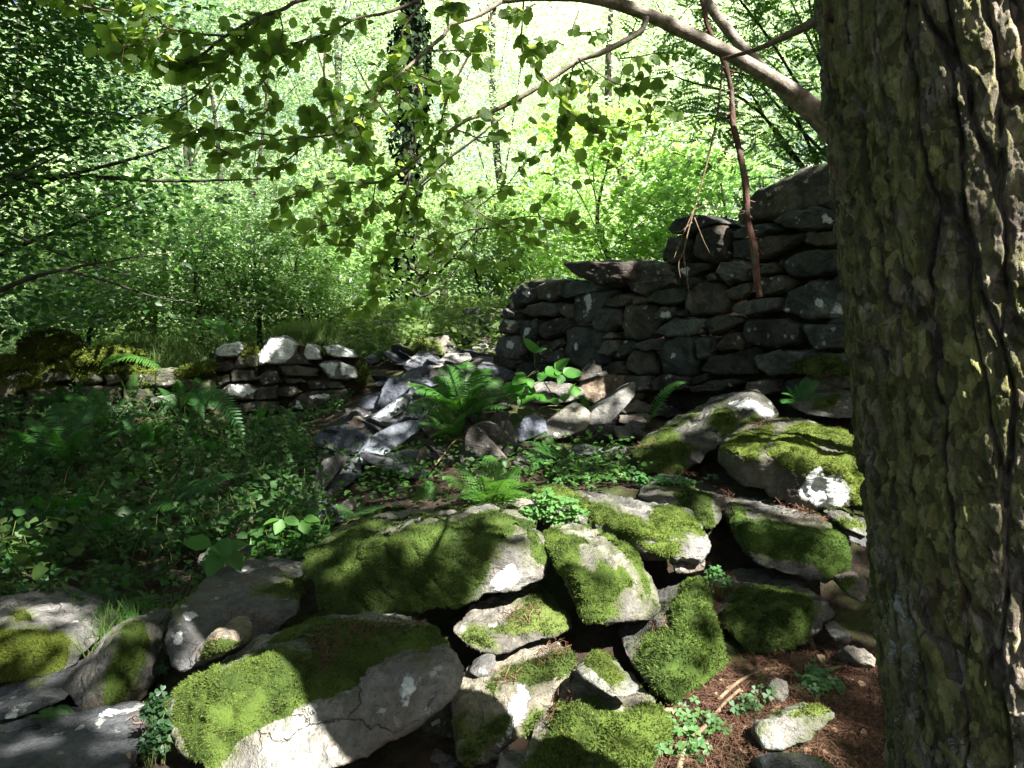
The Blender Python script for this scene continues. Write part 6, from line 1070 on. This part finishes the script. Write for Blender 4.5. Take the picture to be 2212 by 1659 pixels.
# the grassy mound itself is part of the ground's shape: a low turf hump
for lab, c, pts, t in (("grassy turf hump behind the white topped wall", 0, [(590,745,8.6),(610,715,8.9),(660,705,9.0),(710,712,9.0),(730,735,8.8),(720,760,8.6),(600,760,8.5)], .8), ("grassy turf hump above the rubble at the foot of the ivy clad trunk", 0, [(830,745,9.6),(850,705,10.0),(900,688,10.3),(960,685,10.4),(1000,700,10.2),(985,735,9.8),(900,750,9.5)], 1.0)):
    V, F, N = stone_mesh(np.vstack([np.array([P(*p) for p in pts]), np.array([P(p[0], p[1] + 8, p[2] + t) for p in pts])]), 5, 8, .8, 0, 700); mb = MB()
    n = 5000; pos, f = face_scatter(V, F, np.clip(N[:, 2] + .35, 0, 1), n); T = np.array([[-.018, 0, 0], [.018, 0, 0], [.012, .6, .10], [0, 1, .36], [-.012, .6, .10]])
    v, fs = scatter(T, [[[0, 1, 2, 4]], [[4, 2, 3]]], pos, nrm(np.c_[rng.normal(size=(n, 2)), .3 * np.ones(n)]), nrm(np.c_[rng.normal(size=(n, 2)) * .5, .9 * np.ones(n)] + N[F[f, 0]] * .6), .10 * rng.uniform(.5, 1.4, n))
    c0 = V.mean(0); e = tag(link("turf_hump", mesh("turf_hump", V - c0, [F], True), M['soil'], None, c0), lab, "turf")
    MB().add(v, fs).build("grass", M['grass'], e, origin=c0, smooth=False)
NT_ = np.array([[-.03, 0, 0], [.03, 0, 0], [.02, 1, 0], [-.02, 1, 0]])
np_ = np.vstack([ground_points(15000, poly(8, [(560,1100),(860,860),(1250,780),(2050,750),(2100,1700),(350,1700),(430,1300)]), (-.2, 1.5, 1.4, 3.0), .006), ground_points(2500, poly(8, [(780,180),(1000,180),(1000,560),(860,560)]), (0, 1.5, 1.8, 3.4), .006), ground_points(2500, [(130,1350),(260,1330),(330,1380),(300,1440),(180,1440)], (-2.5, 0, 1.8, 3.4), .006), ground_points(2500, [(800,980),(1100,960),(1300,1000),(1000,1090)], (-1.5, 1, 3, 6), .006), ground_points(3500, [(1400,990),(1800,980),(1850,1100),(1500,1100)], (.5, 2.5, 2.5, 5), .006)]); n = len(np_)
v, fs = scatter(NT_, [[[0, 1, 2, 3]]], np_ + np.c_[np.zeros((n, 2)), rng.uniform(0, .014, n)], np.array([0, 0, 1]) + .35 * rng.normal(size=(n, 3)), rand_dir(n) * [1, 1, .25], .027 * rng.uniform(.5, 1.2, n))
tag(MB().add(v, fs).build("needle_litter", M['needle'], smooth=False), "reddish pine needles littering the ground between the boulders", "needles", kind="stuff")
np_ = np.vstack([ground_points(160, poly(8, [(430,1300),(900,860),(2000,780),(2000,1650),(400,1650)]), (-.2, 1.5, 1.4, 3.0), .012), ground_points(140, [(100,1320),(700,1000),(1100,930),(1200,1080),(500,1300),(300,1480)], (-2.5, 1, 1.8, 6), .012)]); n = len(np_)
v, fs = scatter(*POINTED, np_, np.array([0, 0, 1]) + .5 * rng.normal(size=(n, 3)), rand_dir(n) * [1, 1, .3], .024 * rng.uniform(.5, 1.3, n))
tag(MB().add(v, fs).build("leaf_litter", M['litter'], smooth=False), "small brown leaf scraps scattered over the ground", "leaf litter", kind="stuff")

# ------------------------------------------------------------------ twigs and single dead leaves
def twig(label, c, pts, r, mat='pale_twig', forks=(), lift=.012, d=None, name="fallen_twig"):
    q = np.array([(P(*uv(c, *p), d) if d else hit(*uv(c, *p)) + [0, 0, lift + r]) for p in pts]); m = MB().add(*tube(q, r, r * .5, 7, len(q) * 5, .22, len(pts)))
    for fk in forks: m.add(*tube(np.array([(P(*uv(c, *p), d) if d else hit(*uv(c, *p)) + [0, 0, lift + r]) for p in fk]), r * .6, r * .25, 5, 10, .2))
    tag(m.build(name, M[mat], origin=q[0], loc=q[0]), label, "twig", "twigs lying on the ground")
twig("thick pale twig lying obliquely through the wood sorrel at the bottom edge", 8, [(580,1680),(640,1480),(740,1390),(840,1280),(920,1180),(1030,1080)], .009)
twig("long thin bent twig running towards the trunk across the needles", 8, [(870,1150),(1020,1015),(1190,930),(1300,912),(1500,905),(1700,890)], .006, forks=([(1190,930),(1170,915),(1150,920)], [(1020,1015),(930,1060)]))
twig("short curved twig against the foot of the pine trunk", 8, [(1690,925),(1760,900),(1850,892),(1990,908)], .005)
twig("straight straw like twig lying under the long bent one", 8, [(820,1000),(900,998),(1010,1000)], .004)
twig("arched bare twig rising out of the sorrel near the tilted boulder", 6, [(1890,1285),(1980,1230),(2060,1170),(2110,1100),(2150,1020)], .006, 'twig', d=4.0)
twig("brown twig slanting up in the bank before the three cornered stone", 6, [(920,1185),(980,1110),(1040,1030),(1110,985)], .007, 'pale_twig', lift=.05)
twig("short pale stick lying behind the big mossy boulder", 6, [(630,1390),(700,1445)], .006, lift=.03)
twig("dry stick fallen among the stones above the pale smooth boulder", 6, [(1480,760),(1560,830),(1650,730),(1800,720)], .006, 'pale_twig', d=5.6)
twig("tangle of dry stems beside the largest fern's right", 6, [(1290,800),(1380,720),(1450,640),(1500,560)], .004, 'pale_twig', forks=([(1380,720),(1430,740),(1500,720)], [(1400,700),(1360,620)]), d=5.9)
for lab, c, x, y, s, d in (("curled tan dead leaf at the bottom edge under the pale split boulder", 2, 600, 1565, .07, 1.94), ("pale crumpled dead leaf beside the mossy hummock's right side", 8, 560, 1310, .06, None), ("brown dead leaf folded by the dark hollow left of the trunk", 8, 1590, 770, .05, 2.4), ("little rusty leaf on the wide dark slab", 5, 860, 1385, .02, 1.9), ("dead leaf standing in the wood sorrel at the very bottom", 8, 500, 1400, .055, None)):
    q = P(*uv(c, x, y), d) if d else hit(*uv(c, x, y)) + [0, 0, .02]
    v, fs = scatter(HAZEL[0] * [.8, 1, 5.0], HAZEL[1], np.array([[0, 0, 0.]]), np.array([[.3, -.25, .9]]), np.array([[rng.normal(), rng.normal(), .5]]), s * .8)
    tag(MB().add(v, fs).build("dead_leaf", M['litter'], loc=q, smooth=True), lab, "leaf", "single dead leaves")

# ------------------------------------------------------------------ the canopy overhead: unseen leaf sprays added with gaps cut to shape the sun flecks
LIT = [  # crop, outline of a sun fleck on the ground, share of sun let through
 (0, [(360,1530),(420,1420),(560,1385),(640,1390),(690,1440),(705,1520),(700,1690),(370,1690)], 1), (2, [(400,640),(420,590),(480,560),(530,590),(500,640),(440,660)], 1), (2, [(540,300),(600,420),(640,560),(560,620),(440,600),(380,480),(450,390)], .5),
 (2, [(660,330),(800,280),(960,295),(1100,355),(1185,425),(1232,560),(1292,685),(1342,782),(1200,800),(950,860),(870,840),(860,640),(800,480),(700,420)], .85), (2, [(590,110),(640,65),(870,113),(1100,128),(1300,158),(1440,188),(1525,250),(1622,352),(1634,425),(1612,492),(1500,484),(1240,432),(1100,330),(950,262),(760,175)], .9),
 (2, [(340,210),(500,165),(640,140),(860,180),(940,240),(930,290),(640,275),(420,262)], 1), (2, [(160,890),(230,842),(450,820),(640,720),(720,700),(822,800),(825,870),(540,960),(400,1010),(280,980)], .8), (2, [(150,1250),(240,1165),(450,1080),(600,1040),(800,1000),(860,1020),(820,1190),(750,1302),(640,1442),(480,1555),(360,1640),(230,1650),(170,1500)], .75),
 (2, [(1120,1010),(1240,920),(1380,890),(1430,740),(1500,610),(1560,590),(1660,900),(1700,1050),(1610,1170),(1430,1310),(1300,1190)], .7), (2, [(850,1112),(966,1008),(1100,1080),(1222,1242),(1130,1262),(960,1195)], .9), (2, [(640,1560),(700,1480),(760,1310),(950,1265),(1180,1310),(1350,1340),(1390,1400),(1350,1560),(1280,1700),(640,1700)], .75),
 (8, [(420,1600),(520,1330),(640,1140),(760,1050),(950,920),(1020,1000),(900,1160),(1180,1200),(1330,1120),(1180,1260),(1000,1350),(950,1650),(420,1650)], .3), (8, [(1150,1330),(1210,1250),(1420,1190),(1530,1230),(1560,1400),(1360,1480),(1230,1490)], .8),
 (3, [(640,680),(720,560),(860,520),(980,500),(1030,470),(1190,470),(1120,560),(1000,640),(880,715),(760,700)], .5), (3, [(1000,700),(1130,600),(1250,490),(1400,530),(1560,640),(1640,900),(1560,1040),(1490,1000),(1420,1060),(1250,1020),(1180,960),(1230,800),(1300,760),(1180,780)], .95), (3, [(980,1030),(1180,1075),(1390,1150),(1340,1190),(1200,1130),(1060,1075)], .6),
 (3, [(1350,1150),(1480,1220),(1520,1370),(1480,1490),(1420,1400),(1420,1250)], .35), (3, [(760,300),(860,250),(930,290),(1020,390),(1010,450),(900,400),(860,340)], .7), (3, [(1260,300),(1400,250),(1480,250),(1460,290),(1300,310)], .8), (3, [(60,640),(300,510),(480,430),(620,340),(640,355),(480,450),(280,560),(90,680)], .5), (3, [(1410,1120),(1580,1120),(1580,1170),(1440,1170)], .8),
 (6, [(1600,940),(1690,860),(1770,780),(1860,715),(1920,740),(1950,800),(1910,880),(1780,930)], .7), (7, [(610,990),(760,980),(870,985),(870,1080),(720,1110),(640,1090)], .5), (7, [(660,1170),(780,1100),(870,1010),(860,1090),(780,1150)], .7), (7, [(800,1180),(900,1110),(970,1150),(900,1200)], .7), (6, [(720,432),(780,378),(900,373),(1000,368),(1142,358),(1240,297),(1335,318),(1325,434),(1140,430),(1060,434),(930,445),(800,455)], .65),
 (6, [(900,270),(1000,250),(1045,310),(995,374),(930,330)], .7), (6, [(1250,150),(1340,220),(1330,300),(1280,240)], .6), (6, [(640,200),(800,120),(920,80),(900,180),(760,250)], .9), (6, [(380,1110),(430,1000),(600,880),(700,850),(650,960),(560,1040),(460,1120)], .3), (6, [(560,660),(620,560),(720,580),(640,640),(570,740)], .3), (6, [(270,800),(400,750),(510,770),(420,820)], .4), (6, [(480,790),(600,740),(690,655),(690,690),(600,770),(520,820)], .6), (6, [(1500,600),(1620,565),(1880,590),(1920,640),(1840,620),(1600,600)], .6),
 (6, [(840,1220),(1000,1160),(1200,1060),(1380,1080),(1600,1120),(1580,1250),(1380,1250),(1360,1350),(1100,1360),(950,1260)], .55), (6, [(1550,980),(1680,940),(1660,1060),(1560,1060)], .6), (6, [(1540,1270),(1650,1260),(1740,1310),(1600,1340)], .9), (6, [(780,590),(950,560),(1150,440),(1290,440),(1250,560),(1100,640),(900,640)], .45), (6, [(1480,460),(1560,420),(1740,450),(1830,500),(1760,560),(1660,640),(1560,560)], .5), (6, [(1850,650),(2000,740),(1960,760),(1860,690)], .6), (6, [(30,1390),(140,1370),(200,1450),(180,1490),(60,1420)], .5), (6, [(1900,1080),(2050,1060),(2150,1000),(2212,1100),(2200,1300),(1950,1280)], .35),
 (4, [(680,260),(830,250),(950,330),(900,360),(780,290)], .8), (4, [(740,400),(840,350),(900,440),(860,540),(740,490)], .7), (4, [(860,620),(910,575),(1000,590),(980,650),(880,665)], .8), (4, [(870,480),(1010,460),(1000,530),(880,530)], .4), (4, [(1110,500),(1180,490),(1300,620),(1410,690),(1320,700),(1180,600)], .35), (4, [(1540,170),(1640,140),(1640,200),(1560,200)], .35), (4, [(400,1300),(520,1270),(500,1340),(410,1360)], .6), (4, [(0,1100),(200,1130),(300,1200),(200,1260),(0,1260)], .3), (4, [(260,1290),(380,1320),(330,1380),(230,1360)], .8), (4, [(1380,1080),(1640,1050),(1700,1180),(1560,1330),(1400,1300)], .4), (4, [(420,210),(620,190),(780,230),(620,270),(440,250)], .4), (4, [(110,190),(200,110),(330,130),(300,170)], .4), (4, [(960,1500),(1100,1380),(1180,1390),(1050,1500)], .4),
 (5, [(520,520),(680,500),(760,560),(640,680),(560,640)], .85), (5, [(180,420),(430,460),(560,620),(590,690),(480,780),(470,640),(300,520)], .55), (5, [(0,560),(300,570),(480,620),(420,680),(200,650),(0,680)], .35), (5, [(720,1190),(790,1150),(980,1050),(1080,1052),(1040,1090),(900,1120),(800,1190)], .8), (5, [(1400,560),(1460,520),(1620,520),(1690,580),(1600,590),(1480,570)], .35), (5, [(700,480),(840,440),(800,540),(720,550)], .6), (1, [(1720,930),(1790,1080),(1780,1150),(1700,1000)], .3), (1, [(920,440),(1100,340),(1500,250),(1700,320),(1400,420),(1100,520)], .25),
 (0, [(1272,578),(1370,572),(1370,588),(1290,590)], .9), (11, [(1740,830),(1800,820),(1800,960),(1850,1080),(1980,1060),(1960,1160),(1840,1150),(1740,1020)], .8), (11, [(2060,0),(2212,0),(2212,640),(2100,560),(2060,400),(2140,300),(2040,120)], .75), (11, [(1980,520),(2110,560),(2130,680),(2060,740),(1990,620)], .6), (11, [(2120,850),(2212,840),(2212,1525),(2150,1500),(2100,1300),(2150,1180),(2080,1100),(2150,980)], .75), (11, [(1660,240),(1740,230),(1750,330),(1680,380)], .3), (11, [(1960,140),(2060,120),(2060,300),(2000,260)], .35),
 (0, [(250,0),(1150,0),(1450,200),(1450,330),(1150,560),(560,600),(250,300)], .12), (0, [(1990,1255),(2030,1245),(2045,1280),(2000,1290)], .9), (0, [(2100,1220),(2140,1230),(2180,1350),(2140,1370)], .7), (0, [(2150,1420),(2212,1410),(2212,1470),(2130,1480)], .8), (0, [(2020,1380),(2060,1370),(2055,1400)], .9), (0, [(2100,860),(2150,830),(2212,900),(2212,960),(2150,930)], .7), (0, [(2080,700),(2110,690),(2110,720)], .9), (0, [(1650,100),(1790,200),(1800,240),(1690,180)], .45), (0, [(1400,30),(1560,110),(1520,110),(1390,60)], .4),
]
bpy.context.view_layer.update(); dg = bpy.context.evaluated_depsgraph_get()
e1 = nrm(np.cross(SUN, [0, 0, 1.0])); e2 = np.cross(SUN, e1); CELL = 0.045
def look(u, v):
    r = ray(u, v); r = r / np.linalg.norm(r); ok, loc, nr, idx, ob, mt = scene.ray_cast(dg, Vector(CAM), Vector(r)); return np.array(loc[:]) if ok else None
def key(p): return (int(math.floor((p @ e1) / CELL)), int(math.floor((p @ e2) / CELL)))
lit = {}
for c, pts, share in LIT:
    if share == 0: continue
    pg = poly(c, pts); lo, hi = pg.min(0), pg.max(0); gu, gv = np.meshgrid(np.arange(lo[0], hi[0], 7), np.arange(lo[1], hi[1], 7)); q = np.c_[gu.ravel(), gv.ravel()]
    for u, v in q[sdist(q, pg) > -2]:
        p = look(u, v)
        if p is None or p[1] > 12: continue
        a, b = key(p)
        for da in (-1, 0, 1):
            for db in (-1, 0, 1): lit[(a + da, b + db)] = max(lit.get((a + da, b + db), 0), share)
cover = {}
for u in range(-40, 2260, 26):
    for v in range(0, 1680, 26):
        p = look(u, v)
        if p is None or p[1] > 11.5 or p[2] > 4.5: continue
        a, b = math.floor((p @ e1) / .3), math.floor((p @ e2) / .3)
        for da in (-1, 0, 1):
            for db in (-1, 0, 1):
                k_ = (a + da, b + db); cover[k_] = max(cover.get(k_, -9), p @ SUN)
cset = set(cover)
ext = {}
for (a, b), tv_ in cover.items():
    if a % 3 == 0 and b % 3 == 0:
        for da in range(-14, 15, 2):
            for db in range(-14, 15, 2):
                kk_ = (a + da, b + db)
                if kk_ not in cset: ext[kk_] = 0
cover.update(ext)  # wider leaf roof added to hold back skylight
keys = np.array(list(cover.keys())); tb = np.array(list(cover.values()))
DENS = 84
k = np.repeat(np.arange(len(keys)), DENS); n = len(k)
ab = (keys[k] + rng.random((n, 2))) * .3
base = ab[:, :1] * e1 + ab[:, 1:] * e2
# height of the spray above the ground along the sun's ray: between 5.4 and 9 m up
zt = 5.4 + 3.6 * rng.random(n); t = (zt - base[:, 2]) / SUN[2]; pos = base + t[:, None] * SUN
sh_ = np.array([lit.get((int(a), int(b)), 0.0) for a, b in zip(np.floor(ab[:, 0] / CELL), np.floor(ab[:, 1] / CELL))])
clump = vnoise(pos * 1.1, 5) * .5 + .5
keep = (rng.random(n) > sh_ ** .22) & ((pos[:, 1] < 7.6)); pos = pos[keep]; n = len(pos)
nv = nrm(SUN * .9 + .55 * rng.normal(size=(n, 3))); fw = rng.normal(size=(n, 3)); v, fs = scatter(*POINTED, pos, nv, fw, .10 * rng.uniform(.7, 1.3, n))
near = np.hypot(pos[:, 0] - PB[0], pos[:, 1] - PB[1]) < 3.0
def leafset(sel):
    m = np.repeat(sel, len(POINTED[0])); VV = v.reshape(-1, len(POINTED[0]), 3)[sel].reshape(-1, 3); kk = np.arange(sel.sum())[:, None, None] * len(POINTED[0]); F = (np.array(POINTED[1][0])[None] + kk).reshape(-1, 3); return VV, [F]
MB().add(*leafset(near)).build("crown", M['added_canopy'], pine, origin=O, smooth=False)  # nearest of the added leaves, hung on the pine as its crown
oak = tree("added_shade_tree", "oak standing out of view to the right, its crown shading the stones", 6.8, 1.0, 9.0, (0, 0, 7.6), (.6, .6, .5), 6, 10, .09, 'added_canopy', .22, (0, 0), 6, seed=51, group="trees at the sides")
mbo = MB().add(*leafset(~near)); mbo.build("added_canopy", M['added_canopy'], oak, origin=np.array(oak.location), smooth=False)
limb = MB(); o_ = np.array(oak.location)
for q in range(14):
    p = pos[rng.integers(n)]; s_ = o_ + [0, 0, rng.uniform(3.5, 6.5)]; limb.add(*tube([s_, (s_ + p) / 2 + [0, 0, .5], p], .07, .012, 7, 18, .1, q))
limb.build("limb", M['dark_bark'], oak, origin=o_)
print("canopy leaves", n, "lit cells", len(lit), "objects", len(bpy.data.objects))
